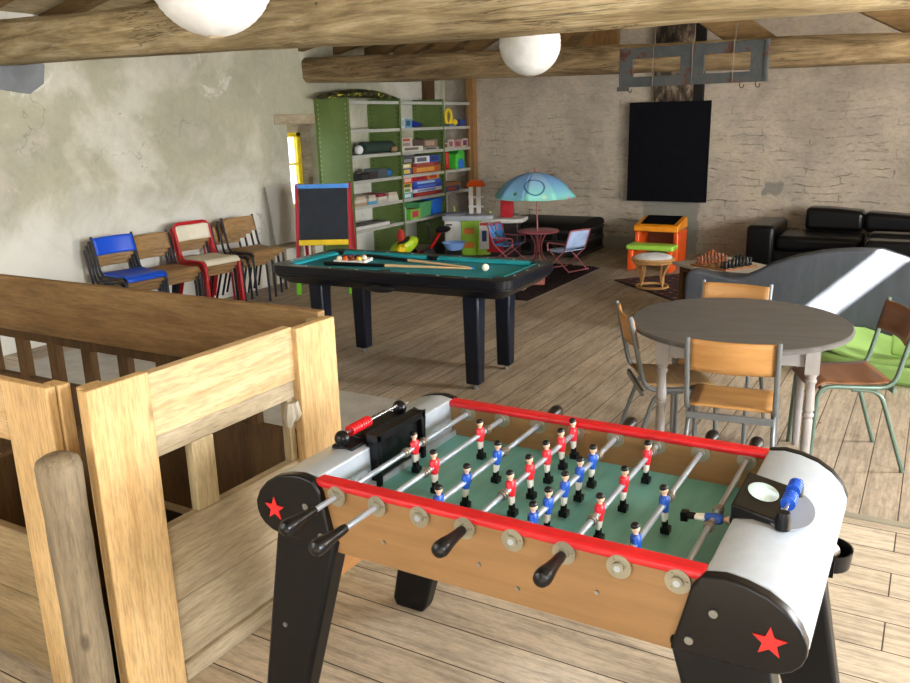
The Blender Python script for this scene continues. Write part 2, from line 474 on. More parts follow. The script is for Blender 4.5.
def persian():
    m, nt, p = nodes('red_patterned_rug')
    v = coords(nt)
    vo = N(nt, 'ShaderNodeTexVoronoi', Scale=9.0, _distance='MANHATTAN', Randomness=.25); nt.links.new(v, vo.inputs['Vector'])
    col = ramp(nt, vo.outputs['Distance'], [(.1, hexc('b09a80')), (.2, hexc('5a1f1e')), (.4, hexc('742a25')), (.5, hexc('33222a'))])
    nt.links.new(mix(nt, .5, col, ramp(nt, noise(nt, v, 30, 3), [(.3, G_(.6)), (.7, G_(1))]), 'MULTIPLY'), p.inputs['Base Color'])
    p.inputs['Roughness'].default_value = .95; return m
M_persian = persian()
M_paper = None
def paper():
    m, nt, p = nodes('white_rice_paper')
    n = noise(nt, coords(nt), 9, 5, .6)
    nt.links.new(ramp(nt, n, [(.3, hexc('cbcbc8')), (.7, hexc('e2e2e0'))]), p.inputs['Base Color'])
    p.inputs['Roughness'].default_value = .8
    p.inputs['Subsurface Weight'].default_value = .15; p.inputs['Subsurface Radius'].default_value = (.05, .05, .05)
    bump(nt, p, n, .5, .01); return m
M_paper = paper()
def rusty():
    m, nt, p = nodes('rusted_grey_iron')
    v = coords(nt)
    n = noise(nt, v, 5, 6, .65, .5)
    nt.links.new(ramp(nt, n, [(.4, hexc('373c3e')), (.56, hexc('45494a')), (.6, hexc('4d2f22')), (.72, hexc('3a231a'))]), p.inputs['Base Color'])
    p.inputs['Roughness'].default_value = .7; p.inputs['Metallic'].default_value = .2; bump(nt, p, n, .4, .006); return m
M_rust = rusty()
def soot():
    m, nt, p = nodes('sooty_masonry')
    v = coords(nt, (1, 1, .5))
    n = noise(nt, v, 7, 6, .7, .3)
    nt.links.new(ramp(nt, n, [(.38, hexc('1d1712')), (.5, hexc('57493a')), (.65, hexc('a3947c'))]), p.inputs['Base Color'])
    p.inputs['Roughness'].default_value = .95; bump(nt, p, n, .9, .03); return m
M_soot = soot()
M_cement = plain('grey_cement', '7b7f82', .85, 0, .2, 5, .4)
M_sheet = streaky('grey_floor_sheet', 'a7a5a0', 'bcbab5', (3, 3, 3), .6, .1)
M_acrylic, _nt, _p = nodes('cloudy_acrylic')
_p.inputs['Base Color'].default_value = rgb(hexc('e2e0da')); _p.inputs['Roughness'].default_value = .35
_p.inputs['Transmission Weight'].default_value = .35; _p.inputs['IOR'].default_value = 1.1
_p.inputs['Alpha'].default_value = .75
M_glass, _nt, _p = nodes('window_glass')
_p.inputs['Transmission Weight'].default_value = 1; _p.inputs['Roughness'].default_value = .05; _p.inputs['IOR'].default_value = 1.02
_p.inputs['Base Color'].default_value = (1, 1, 1, 1)
M_terra = plain('terracotta_pink', 'b06a5c', .6)
M_pinksoft = plain('soft_pink', 'dba6a0', .8)
def stripes_cloth(name, c0, cols, scale=7):
    m, nt, p = nodes(name)
    vo = N(nt, 'ShaderNodeTexVoronoi', Scale=scale); nt.links.new(coords(nt), vo.inputs['Vector'])
    sx = N(nt, 'ShaderNodeSeparateColor'); nt.links.new(vo.outputs['Color'], sx.inputs[0])
    st = [(0, hexc(c0))]
    r = N(nt, 'ShaderNodeValToRGB'); r.color_ramp.interpolation = 'CONSTANT'
    e = r.color_ramp.elements
    while len(e) > 1: e.remove(e[-1])
    e[0].position = 0; e[0].color = rgb(hexc(c0))
    for i, c in enumerate(cols):
        x = e.new(.45 + .5 * i / len(cols)); x.color = rgb(hexc(c))
    nt.links.new(sx.outputs[0], r.inputs['Fac'])
    nt.links.new(r.outputs['Color'], p.inputs['Base Color']); p.inputs['Roughness'].default_value = .7
    return m
M_camo = stripes_cloth('yellow_green_fabric', '2e2f14', ['9c9a2a', 'c9c24a', '55602a', '1b1c10'], 26)
M_print = stripes_cloth('printed_blue_cloth', '3f7fc0', ['2e5a3a', '7fa6d8', 'c06a8a', '223a66'], 16)
_mc = {}
def C(h, rough=.5, **k):
    if (h, rough) not in _mc: _mc[(h, rough)] = plain('paint_' + h, h, rough, 0, k.get('var', .07))
    return _mc[(h, rough)]

# ---------------------------------------------------------------- setting
XL, XR, YB, YF = -6.283, 3.2, 10.63, -1.6
SX0, SX1, SY0, SY1 = -4.6, -1.99, 1.38, 2.34         # stairwell opening
SEAM = 3.68
b = MB()
def slab(x0, x1, y0, y1, mi): b.box(x0, x1, y0, y1, -.12, 0, mi)
slab(XL - .5, XR + .3, SEAM, YB + .3, 1)
slab(XL - .5, SX0, YF - .3, SEAM, 0); slab(SX1, XR + .3, YF - .3, SEAM, 0)
slab(SX0, SX1, YF - .3, SY0, 0); slab(SX0, SX1, SY1, SEAM, 0)
struct(b.build('floor', [M_floor_near, M_floor_far]))
b = MB(); b.box(-1.9, XR, SEAM - .022, SEAM + .022, 0, .006)
struct(b.build('trim_1', C('8d8878', .6)), 'grey threshold strip across the floorboards')
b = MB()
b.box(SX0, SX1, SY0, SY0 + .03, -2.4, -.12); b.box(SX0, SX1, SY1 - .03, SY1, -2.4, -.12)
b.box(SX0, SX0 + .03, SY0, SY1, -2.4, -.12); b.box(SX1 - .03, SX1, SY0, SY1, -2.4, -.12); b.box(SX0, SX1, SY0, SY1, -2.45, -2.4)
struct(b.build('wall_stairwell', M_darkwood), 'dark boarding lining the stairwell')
# left wall with the small window opening
WY0, WY1, WZ0, WZ1 = 7.2, 7.95, .75, 1.73
b = MB(); xo = XL - .42
b.box(xo, XL, YF - .3, WY0, 0, 3.4); b.box(xo, XL, WY1, YB + .3, 0, 3.4)
b.box(xo, XL, WY0, WY1, 0, WZ0); b.box(xo, XL, WY0, WY1, WZ1, 3.4)
struct(b.build('wall_left', M_plaster))
b = MB(); b.box(XL - .4, XL + .012, WY0 - .2, WY1 + .25, WZ1 - .005, WZ1 + .1)
struct(b.build('trim_2', M_greyY, bevel=.01), 'rough wooden lintel over the small window')
w = struct(MB().box(XL - .36, XL - .31, WY0 + .0, WY0 + .58, WZ0, WZ0 + .06).box(XL - .36, XL - .31, WY0, WY0 + .58, WZ1 - .15, WZ1 - .095)
    .box(XL - .36, XL - .31, WY0, WY0 + .05, WZ0, WZ1 - .1).box(XL - .36, XL - .31, WY0 + .51, WY0 + .58, WZ0, WZ1 - .1)
    .box(XL - .35, XL - .32, WY0, WY0 + .55, 1.26, 1.285).build('window_1', M_yellow), 'small yellow framed window in the left wall')
MB().box(XL - .34, XL - .335, WY0 + .05, WY0 + .51, WZ0 + .05, WZ1 - .14).build('pane', M_glass, w)
b = MB(); b.box(XL - .4, XL - .3, WY0 + .58, WY1, WZ0, WZ1); b.box(XL - .38, XL - .3, WY0, WY0 + .58, WZ1 - .1, WZ1)
struct(b.build('trim_3', M_greyY), 'wooden boarding beside the small window')
# back wall and gable
def roof_z(x): return 2.6 + .2 * (x - XL) if x < -2.8 else 3.2966 - .12 * (x + 2.8)
b = MB(); b.prism([(XL - .4, 0), (XR + .3, 0), (XR + .3, 3.4), (XL - .4, 3.4)], 'y', YB, YB + .35)
struct(b.build('wall_back', M_stone))
# right wall with two window openings, front wall with two added for fill light
def wall_with_openings(name, axis, c0, c1, lo, hi, ops):
    b = MB()
    def bx(u0, u1, z0, z1):
        if axis == 'x': b.box(c0, c1, u0, u1, z0, z1)
        else: b.box(u0, u1, c0, c1, z0, z1)
    u = lo
    for (a, d, z0, z1) in ops:
        bx(u, a, 0, 3.4); bx(a, d, 0, z0) if z0 > 0 else None; bx(a, d, z1, 3.4); u = d
    bx(u, hi, 0, 3.4)
    return struct(b.build(name, M_plaster))
RW = [(.6, 3.2, .85, 2.2), (5.2, 6.6, .9, 2.1)]
FW = [(-4.2, -2.4, .9, 2.1), (-.3, 1.9, .9, 2.1)]  # unseen openings behind the camera, added for fill
wall_with_openings('wall_right', 'x', XR, XR + .3, YF - .3, YB + .3, RW)
wall_with_openings('wall_front', 'y', YF - .3, YF, XL - .4, XR + .3, FW)
n = 2
for (a, d, z0, z1), ax in [(o, 'x') for o in RW] + [(o, 'y') for o in FW]:
    b = MB()
    for u0, u1, q0, q1 in ((a, d, z0, z0 + .05), (a, d, z1 - .05, z1), (a, a + .05, z0, z1), (d - .05, d, z0, z1), ((a + d) / 2 - .03, (a + d) / 2 + .03, z0, z1)):
        if ax == 'x': b.box(XR + .12, XR + .17, u0, u1, q0, q1)
        else: b.box(u0, u1, YF - .17, YF - .12, q0, q1)
    struct(b.build('window_%d' % n, M_white)); n += 1
# roof boards with the skylight hole, rafters
KX0, KX1, KY0, KY1 = 1.68, 1.95, 4.30, 4.86
b = MB()
def rp(x0, x1, y0, y1):
    b.hexa([(x0, y0, roof_z(x0)), (x1, y0, roof_z(x1)), (x1, y1, roof_z(x1)), (x0, y1, roof_z(x0))],
           [(x0, y0, roof_z(x0) + .06), (x1, y0, roof_z(x1) + .06), (x1, y1, roof_z(x1) + .06), (x0, y1, roof_z(x0) + .06)])
rp(XL - .4, -2.8001, YF - .3, YB + .3); rp(-2.8, KX0, YF - .3, YB + .3); rp(KX1, XR + .3, YF - .3, YB + .3)
rp(KX0, KX1, YF - .3, KY0); rp(KX0, KX1, KY1, YB + .3)
struct(b.build('ceiling', M_board))
b = MB()
for y0 in [i * .62 - 1.2 for i in range(19)]:
    b.hexa([(XL, y0, roof_z(XL) - .1), (-2.8, y0, roof_z(-2.8) - .1), (-2.8, y0 + .09, roof_z(-2.8) - .1), (XL, y0 + .09, roof_z(XL) - .1)],
           [(XL, y0, roof_z(XL) - .001), (-2.8, y0, roof_z(-2.8) - .001), (-2.8, y0 + .09, roof_z(-2.8) - .001), (XL, y0 + .09, roof_z(XL) - .001)])
struct(b.build('trim_4', M_rafter), 'row of brown rafters under the roof boards')

def beam(name, p, q, wy, hz0, hz1, mat, seed, label):
    rnd = random.Random(seed)
    nseg = 60; sec = 16
    vs, fs = [], []
    ph = [rnd.uniform(0, 6) for _ in range(8)]
    for i in range(nseg + 1):
        t = i / nseg
        c = Vector(p).lerp(Vector(q), t); h = hz0 + (hz1 - hz0) * t
        for j in range(sec):
            an = 2 * PI * (j + .5) / sec
            cy, cz = math.cos(an), math.sin(an)
            k = 1 / max(abs(cy), abs(cz)); k = min(k, 1.26)
            wob = 1 + .035 * math.sin(9 * t * (1 + j % 3) + ph[j % 8]) + .02 * math.sin(31 * t + ph[(j + 3) % 8]) + rnd.uniform(-.012, .012)
            vs.append((c.x, c.y + cy * k * wy / 2 * wob, c.z + cz * k * h / 2 * wob + .012 * math.sin(7 * t + ph[0])))
    for i in range(nseg):
        for j in range(sec):
            j2 = (j + 1) % sec
            fs.append((i * sec + j, i * sec + j2, (i + 1) * sec + j2, (i + 1) * sec + j))
    fs += [tuple(range(sec)), tuple(nseg * sec + j for j in range(sec))]
    return struct(MB().add(vs, fs).build(name, mat, smooth=60), label)
beam('tie_beam', (XL - .1, 3.9, 2.335), (XR + .1, 3.9, 2.195), .32, .28, .3, M_beam, 3, 'thick pale hewn oak beam crossing the room in front')
beam('tie_beam', (XL - .1, 7.66, 2.315), (XR + .1, 7.66, 2.06), .28, .27, .2, M_beam2, 5, 'brown hewn oak beam crossing in front of the back wall')
# sloping timbers standing on the back beam
def strut(p, q, w, d, mat, label):
    p, q = Vector(p), Vector(q)
    t = (q - p).normalized(); s = Vector((0, 1, 0)); u = t.cross(s).normalized()
    e = [s * (sy * d / 2) + u * (sz * w / 2) for sy, sz in ((-1, -1), (1, -1), (1, 1), (-1, 1))]
    return struct(MB().hexa([p + x for x in e], [q + x for x in e]).build('roof_beam', mat, bevel=.01), label)
strut((-1.35, 7.9, 2.18), (-2.3, 7.9, 2.88), .26, .14, M_rafter, 'sloping brown brace right of the hanging iron frame')
strut((.1, 7.9, 2.16), (-1.1, 7.9, 2.8), .2, .14, M_rafter, 'second sloping brace at the far right above the back beam')
strut((-3.9, 9.2, 2.38), (-3.45, 9.2, 2.76), .12, .12, M_rafter, 'short brown brace left of the chimney breast')
for i_ in range(5):
    xa = -5.75 + .42 * i_
    strut((xa, 8.1, 2.42), (xa + .75, 8.1, 2.78), .13, .1, M_rafter, 'sloping rafter above the metal shelves, %s from the left wall' % ['nearest', 'second', 'third', 'fourth', 'fifth'][i_])
b = MB(); b.box(-4.45, -3.55, YB - .5, YB - .4, 2.4, 3.0)
struct(b.build('trim_5', M_postwood, bevel=.01), 'boarding between roof and back wall')
# posts in the back left corner
b = MB(); b.box(-5.88, -5.76, YB - .12, YB - .001, 0, 2.6)
struct(b.build('trim_6', M_postwood, bevel=.006), 'brown wooden post at the end of the metal shelves')
b = MB(); b.box(XL + .001, XL + .09, YB - .62, YB - .42, 0, 2.5)
struct(b.build('trim_7', M_darkwood, bevel=.006), 'dark wall timber behind the shelves')
# masonry stub of the old chimney
b = MB(); b.box(-3.2, -2.72, YB - .1, YB - .001, 1.86, 3.1)
struct(b.build('trim_8', M_soot, bevel=.01), 'sooty chimney masonry above the black panel')
b = MB(); b.box(-2.72, -2.6, YB - .08, YB - .001, 1.86, 3.1)
struct(b.build('trim_9', C('1b1512', .9), bevel=.01), 'black slot beside the chimney masonry')
rnd = random.Random(4)
b = MB()
pts = [(3.1, 2.14), (3.3, 2.06), (3.62, 2.02), (3.95, 2.03), (4.2, 2.0), (4.33, 2.08), (4.36, 2.22), (4.1, 2.5), (3.6, 2.5), (3.1, 2.5)]
b.prism(pts, 'x', XL + .001, XL + .02)
struct(b.build('trim_10', M_cement), 'grey cement patch around the beam end')

# ---------------------------------------------------------------- stair railings
# right hand railing along X = -1.93
t = thing('stair_railing', 'oak boarded stair railing running beside the table football, with an open slot in it', 'railing', (-1.93, 1.9, 0))
MB().box(.0, .035, -.6, -.395, .0, 1.035).build('end_plank', M_oakZ, t, bevel=.004)
MB().box(-.002, .036, .24, .455, .0, 1.015).build('end_plank', M_oakZ, t, bevel=.004)
MB().box(-.03, .012, -.397, .243, .825, 1.02).build('top_board', M_oakY, t, bevel=.004)
MB().box(-.04, .004, -.397, .243, .757, .824).build('rail', M_greyY, t, bevel=.006)
MB().box(-.035, .0, -.24, -.15, .52, .757).build('stile', M_greyZ, t, bevel=.004)
MB().box(-.035, -.0, .205, .237, .52, .757).build('stile', M_greyZ, t, bevel=.004)
MB().box(-.03, .01, -.39, .239, .275, .525).build('lower_board', M_greyY, t, bevel=.004)
MB().box(-.034, .008, -.39, .239, .06, .272).build('lower_board', M_greyY, t, bevel=.004)
MB().box(-.03, .03, -.39, .239, .0, .062).build('base_board', M_greyY, t, bevel=.006)
MB().box(-.05, -.004, -.57, -.5, 0, 1.03).build('post', M_oakZ, t, bevel=.004)
MB().box(-.075, -.006, .42, .5, 0, 1.0).build('post', M_greyZ, t, bevel=.004)
for o in t.children: pass
b = MB(); b.tube([(.0, .2, .75), (.004, .19, .70), (.003, .185, .665)], [.015, .022, .009], 6)
b.tube([(.0, .215, .75), (.006, .22, .70), (.002, .222, .68)], [.02, .022, .01], 6)
tag(b.build('paper_scrap', C('a9a294', .8), loc=(-1.915, 1.9, 0)), 'torn scrap of white paper hanging in the railing slot', 'paper')
# rear railing along Y = 2.4
t = thing('stair_railing', 'brown stair railing on the far side of the stairwell with square balusters', 'railing', (-3.2, 2.4, 0))
MB().box(-1.5, 1.14, .0, .04, .05, .49).build('lower_board', M_darkwood, t, bevel=.004)
MB().box(-1.5, 1.215, -.03, .012, .745, 1.02).build('top_board', M_rear, t, bevel=.004)
MB().box(-1.5, 1.2, .0, .05, .69, .75).build('rail', M_darkwood, t, bevel=.004)
for i in range(8):
    x = -1.05 + .262 * i
    MB().box(x - .035, x + .035, .005, .045, 0, .695).build('baluster', M_darkwood, t, bevel=.003)
MB().box(1.14, 1.21, -.02, .045, 0, .75).build('post', M_greyZ, t, bevel=.003)
MB().box(-1.5, 1.14, .0, .05, 0, .05).build('base_board', M_darkwood, t)
# front railing along Y = 1.3
t = thing('stair_railing', 'oak stair railing on the near side ending in a wide plank beside the round log', 'railing', (-2.3, 1.3, 0))
MB().box(.02, .232, -.0, .03, 0, 1.02).build('end_plank', M_oakZ, t, bevel=.004)
MB().box(.17, .24, .032, .07, 0, 1.02).build('post', M_oakZ, t, bevel=.004)
MB().box(-1.6, .019, .0, .03, .83, 1.02).build('top_board', M_oakX, t, bevel=.004)
MB().box(-1.6, .019, .005, .035, .3, .52).build('lower_board', M_greyX, t, bevel=.004)
MB().box(-1.6, .019, .005, .035, .06, .298).build('lower_board', M_greyX, t, bevel=.004)
MB().box(-1.6, .17, .032, .06, .0, .06).build('base_board', M_greyX, t, bevel=.004)
# inner boarding seen through the slot
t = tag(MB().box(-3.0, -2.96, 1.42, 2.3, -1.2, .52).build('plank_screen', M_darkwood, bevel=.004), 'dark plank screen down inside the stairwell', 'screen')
# the log
b = MB()
rnd = random.Random(11)
prof = []
for i in range(13):
    z = .85 * i / 12
    prof.append((.048 + .012 * z / .85 + .003 * math.sin(z * 7) + rnd.uniform(-.002, .002), z))
prof += [(.052, .868), (.034, .88), (0, .883)]
b.lathe(prof, 20, sx=1.05)
tag(b.build('wooden_post', M_log, loc=(-1.927, 1.218, 0), rot=(0, R(-.6), 0), smooth=60), 'round grey log post standing at the railing corner', 'post')

# grey sheet on the floor
tag(MB().box(-5.9, -2.75, 3.1, 4.1, 0, .006).build('floor_mat', M_sheet), 'flat grey sheet lying on the floorboards behind the stairwell', 'mat')

# ---------------------------------------------------------------- table football
T = thing('table_football', 'wooden football table with red rails, black legs and silver rounded ends', 'table', (-.817, 1.872, 0), 0)
RH = .788
hx = .499; yi = .328; yo = .357; zt = .80
for s in (-1, 1):
    o = MB().box(-hx, hx, min(s * yi, s * yo), max(s * yi, s * yo), .623, zt).build('side_panel', M_beech, T, bevel=.001)
    if s < 0:
        for x, z in ((-.29, .69), (-.02, .70), (.27, .71), (.08, .665)):
            MB().cyl((x, -yo - .004, z), (x, -yo, z), .005).build('screw', M_steel, o)
    MB().box(-hx, hx, s * .342 - .022, s * .342 + .022, zt, zt + .021).build('top_rail', M_red, T, bevel=.008, seg=3)
MB().box(-.50, .50, -yi, yi, .68, .704).build('playing_field', M_pitch, T)
MB().box(-.5, .5, -yi, yi, .63, .68).build('underside', M_beech, T)
def capprof(s):
    P = [(.49, .80), (.494, .821), (.535, .828), (.575, .823), (.618, .810), (.653, .788), (.681, .757), (.696, .725), (.696, .70), (.688, .678), (.672, .66), (.648, .647), (.622, .642), (.47, .638)]
    return [(s * x, z) for x, z in P]
def legprof(s):
    return [(s * x, z) for x, z in ((.43, .66), (.632, .66), (.75, .03), (.74, 0), (.625, 0), (.612, .03))]
def star(cx, cz, r, y):
    P = []
    for i in range(10):
        a = PI / 2 + i * PI / 5; q = r if i % 2 == 0 else r * .42
        P.append((cx + q * math.cos(a), cz + q * math.sin(a)))
    return P
for s in (-1, 1):
    for f in (-1, 1):
        y0, y1 = sorted((f * .347, f * .377))
        cp = capprof(s); cp[0] = (s * .473, .79); cp[-1] = (s * .436, .636)
        o = MB().prism(cp, 'y', y0, y1).build('corner_cover', M_black, T, bevel=.006, seg=3)
        ys = f * .377
        MB().prism(star(s * .628, .715, .034, 0), 'y', min(ys, ys + f * .003), max(ys, ys + f * .003)).build('star', M_redstar, o)
        for x, z in ((.52, .745), (.475, .67)):
            MB().cyl((s * x, ys, z), (s * x, ys + f * .004, z), .009).build('bolt', M_steel, o)
        y0, y1 = sorted((f * .307, f * .374))
        lg = MB().prism(legprof(s), 'y', y0, y1).build('leg', M_blacksoft, T, bevel=.012, seg=3)
        MB().cyl((s * .63, f * .374, .36), (s * .63, f * .378, .36), .007).build('bolt', M_steel, lg)
    # silver end
    P = capprof(s)[1:-1]
    o = MB().prism([(s * .49, .70)] + P + [(s * .49, .638)], 'y', -.346, .346).build('end_cap', M_silver, T, bevel=.004)
    MB().box(min(s * .475, s * .49), max(s * .475, s * .49), -yi, yi, .704, .722).build('ledge', M_silver, o)
    MB().box(min(s * .56, s * .60), max(s * .56, s * .60), -.306, .306, .44, .62).build('end_panel', M_beech2, T, bevel=.002)
# left goal frame and red counter
gx = -.475
b = MB()
b.box(gx - .03, gx + .012, -.125, .125, .836, .858); b.box(gx - .03, gx + .012, -.125, -.107, .705, .858); b.box(gx - .03, gx + .012, .107, .125, .705, .858)
b.box(gx - .012, gx - .006, -.107, .107, .705, .836); b.box(gx - .13, gx - .02, -.11, .11, .815, .842)
b.build('goal_frame', M_black, T, bevel=.006)
cx = -.55
cn = MB().cyl((cx, -.16, .866), (cx, .11, .866), .0045).build('score_counter', M_chrome, T)
for y in (-.172, .115): MB().ball((cx, y, .855), .024, 14, s=(1, .8, 1)).build('holder', M_black, cn)
for i in range(8): MB().cyl((cx, -.138 + .0115 * i, .866), (cx, -.1295 + .0115 * i, .866), .0165).build('bead', M_red, cn)
MB().box(cx - .035, cx + .035, -.178, .125, .82, .833).build('counter_base', M_blacksoft, cn, bevel=.003)
# right goal plate with dish and blue counter
gx = .508
b = MB(); b.hexa([(gx - .02, -.1, .76), (gx + .08, -.1, .822), (gx + .08, .1, .822), (gx - .02, .1, .76)], [(gx - .02, -.1, .856), (gx + .08, -.1, .837), (gx + .08, .1, .837), (gx - .02, .1, .856)])
b.box(gx - .02, gx, -.1, -.085, .705, .83); b.box(gx - .02, gx, .085, .1, .705, .83); b.box(gx - .01, gx, -.085, .085, .71, .83)
o = b.build('goal_frame', M_black, T, bevel=.006)
b = MB(); b.lathe([(0, 0), (.03, 0), (.037, .003), (.03, .006), (0, .0065)], 24, M=Matrix.Translation((gx + .03, .01, .846)) @ Matrix.Rotation(R(12), 4, 'Y') @ Matrix.Diagonal((.95, 1.3, 1, 1)))
part_label(b.build('ball_dish', C('cfe9f2', .15), T), 'pale blue oval dish')
b = MB()
b.lathe([(0, 0), (.1, 0), (.1, .004), (0, .004)], 28, M=Matrix.Translation((.592, 0, .822)) @ Matrix.Rotation(R(10), 4, 'Y') @ Matrix.Diagonal((.62, 1.05, 1, 1)))
b.build('counter_plate', C('7a7f88', .5), T)
cx = .60
cn = MB().cyl((cx, -.10, .855), (cx, .085, .855), .0045).build('score_counter', M_chrome, T)
for y in (-.1, .085): MB().tube([(cx, y, .82), (cx, y, .845), (cx, y, .86)], [.017, .017, .013], 12).build('holder', M_black, cn)
for y0 in (-.045, -.033, -.021, -.009, .028, .04, .052, .064): MB().cyl((cx, y0, .855), (cx, y0 + .0085, .855), .0165).build('bead', M_blue_bead, cn)
# ball cup on the right end
b = MB(); b.lathe([(.045, 0), (.062, .005), (.068, .055), (.063, .055), (.057, .012), (0, .01)], 24, c=(.66, .445, .47), sx=.9)
b.box(.64, .68, .37, .39, .47, .52)
b.build('ball_cup', M_black, T)
for i, (x, y, l) in enumerate(((.648, .43, 'white ball in the return cup, nearer the table end'), (.675, .468, 'white ball in the return cup, at the outer rim'))):
    v = Matrix.Rotation(R(0), 4, 'Z') @ Vector((x, y, 0))
    tag(MB().ball((0, 0, 0), .021).build('cork_ball', M_white, loc=(-.826 + v.x, 1.872 + v.y, .503)), l, 'ball')
# players
def player(col, y, tilt, parent, x):
    b = MB()
    b.ball((0, 0, .037), .0105, 10, 1, s=(1, .95, 1.15)); b.ball((-.001, 0, .0415), .011, 10, 3, s=(1.02, 1, .85))
    b.cyl((0, 0, .02), (0, 0, .03), .006, mi=1, n=8)
    b.lathe([(.0, .023), (.009, .022), (.0135, .016), (.0135, .002), (.012, -.012), (.0115, -.02), (0, -.021)], 10, mi=0, sx=.95, sy=1.1)
    for s in (-1, 1):
        b.tube([(0, s * .013, .018), (.002, s * .0175, .004), (.004, s * .016, -.010)], [.0055, .005, .004], 7, mi=0)
        b.tube([(0, s * .0055, -.018), (.001, s * .0055, -.032), (.001, s * .0055, -.045)], [.0075, .007, .0055], 8, mi=2)
        b.tube([(.001, s * .0055, -.043), (.001, s * .0055, -.062)], [.0062, .0068], 8, mi=3)
    b.box(-.008, .014, -.0115, .0115, -.076, -.06, 3)
    M = Matrix.Translation((x, y, RH)) @ Matrix.Rotation(tilt, 4, 'Y') @ Matrix.Rotation(0, 4, 'Z')
    o = D.objects.new('player', pmesh(b, col)); COL.objects.link(o); o.parent = parent; o.matrix_local = M
    return o
_pm = {}
def pmesh(b, col):
    if col not in _pm:
        me = D.meshes.new('player'); me.from_pydata([tuple(p) for p in b.v], [], b.f)
        for x in (M_red_shirt if col == 'red' else M_blue_shirt, M_skin, M_white, M_black): me.materials.append(x)
        me.polygons.foreach_set('material_index', b.m); me.polygons.foreach_set('use_smooth', [True] * len(me.polygons))
        bm = bmesh.new(); bm.from_mesh(me); bmesh.ops.recalc_face_normals(bm, faces=bm.faces); bm.to_mesh(me); bm.free()
        me.set_sharp_from_angle(angle=R(45))
        _pm[col] = me
    return _pm[col]
OX, OY = -.826, 1.872
rods = [
    ('red', [1.875], 1, .115, -.02), ('red', [1.781, 2.047], 1, .155, .0), ('blue', [1.595, 1.739, 1.916], -1, .03, .1),
    ('red', [1.752, 1.867, 1.979, 2.084, 2.174], 1, .035, -.03), ('blue', [1.616, 1.704, 1.810, 1.912, 2.007], -1, .03, .06),
    ('red', [1.728, 1.907, 2.102], 1, .04, .05), ('blue', [1.622, 1.841], -1, .03, -.05), ('blue', [1.818], -1, .03, 1.5)]
ROD_LEN = 1.0
for i, (col, ys, side, ext, tilt) in enumerate(rods):
    x = -.426 + .1242 * i
    y0 = -yo - (ext if side > 0 else .018); y1 = yo + (.012 if side > 0 else ext)
    rod = MB().cyl((x, y0, RH), (x, y1, RH), .0075, n=12).build('rod', M_rod, T)
    # worn ends / bushings
    for s in (-1, 1):
        yb = s * (yo + .003)
        MB().cyl((x, yb - s * .0, RH), (x, yb + s * .006, RH), .027, n=24).cyl((x, yb, RH), (x, yb + s * .014, RH), .013, n=16)\
            .cyl((x + .019, yb, RH + .003), (x + .019, yb + s * .009, RH + .003), .0032, n=8).cyl((x - .012, yb, RH + .016), (x - .012, yb + s * .009, RH + .016), .0032, n=8)\
            .cyl((x - .011, yb, RH - .016), (x - .011, yb + s * .009, RH - .016), .0032, n=8).build('bearing', M_flange, T)
        yb = s * (yi - .001)
        MB().cyl((x, yb, RH), (x, yb - s * .005, RH), .026, n=24).cyl((x, yb, RH), (x, yb - s * .014, RH), .0125, n=16).build('bearing', M_flange, T)
    hy = y0 if side > 0 else y1
    d = -1 if side > 0 else 1
    H = [(.0, 0), (.011, 0), (.0125, .012), (.0125, .03), (.0155, .06), (.0195, .085), (.0205, .1), (.017, .112), (.008, .117), (0, .118)]
    Mx = Matrix.Translation((x, hy - d * .02, RH)) @ Matrix.Rotation(R(90 if d < 0 else -90), 4, 'X')
    MB().lathe(H, 16, M=Mx).build('handle', M_black, rod)
    yl = sorted(y - OY for y in ys)
    for y in yl: player(col, y, tilt, rod, x)
    for y in (yl[0] - .045, yl[-1] + .045):
        MB().cyl((x, y - .012, RH), (x, y + .012, RH), .0115, n=14).cyl((x, y - .004, RH), (x, y + .004, RH), .0135, n=14).build('stopper', M_rodold, rod)

# ---------------------------------------------------------------- pool table
T = thing('pool_table', 'black pool table with teal cloth in the middle of the room', 'table', (-3.125, 4.755, 0), 2)
L2, W2 = .925, .415
def rrect(a, c, r, n=6):
    P = []
    for sx, sy, a0 in ((1, 1, 0), (-1, 1, 90), (-1, -1, 180), (1, -1, 270)):
        for i in range(n + 1):
            an = R(a0 + 90 * i / n)
            P.append((sx * (a - r) + r * math.cos(an), sy * (c - r) + r * math.sin(an)))
    return P
def ring(b, outer, inner, z0, z1):
    k = len(outer)
    vs = [(x, y, z0) for x, y in outer] + [(x, y, z0) for x, y in inner] + [(x, y, z1) for x, y in outer] + [(x, y, z1) for x, y in inner]
    fs = []
    for i in range(k):
        j = (i + 1) % k
        fs += [(i, j, k + j, k + i), (2 * k + i, 3 * k + i, 3 * k + j, 2 * k + j), (i, 2 * k + i, 2 * k + j, j), (k + i, k + j, 3 * k + j, 3 * k + i)]
    return b.add(vs, fs)
ring(MB(), rrect(L2, W2, .09), rrect(L2 - .085, W2 - .085, .02), .705, .765).build('rail_top', M_navy, T, bevel=.008, seg=3)
b = MB(); k = rrect(L2 - .012, W2 - .012, .085); k2 = rrect(L2 - .085, W2 - .085, .06)
n_ = len(k)
b.add([(x, y, .708) for x, y in k] + [(x, y, .69) for x, y in k] + [(x, y, .63) for x, y in k2], [(i, (i + 1) % n_, n_ + (i + 1) % n_, n_ + i) for i in range(n_)] + [(n_ + i, n_ + (i + 1) % n_, 2 * n_ + (i + 1) % n_, 2 * n_ + i) for i in range(n_)] + [tuple(range(n_)), tuple(range(3 * n_ - 1, 2 * n_ - 1, -1))])
b.build('body', M_navy, T, bevel=.01, seg=2)
MB().box(-L2 + .08, L2 - .08, -W2 + .08, W2 - .08, .70, .7355).build('playing_cloth', M_felt, T)
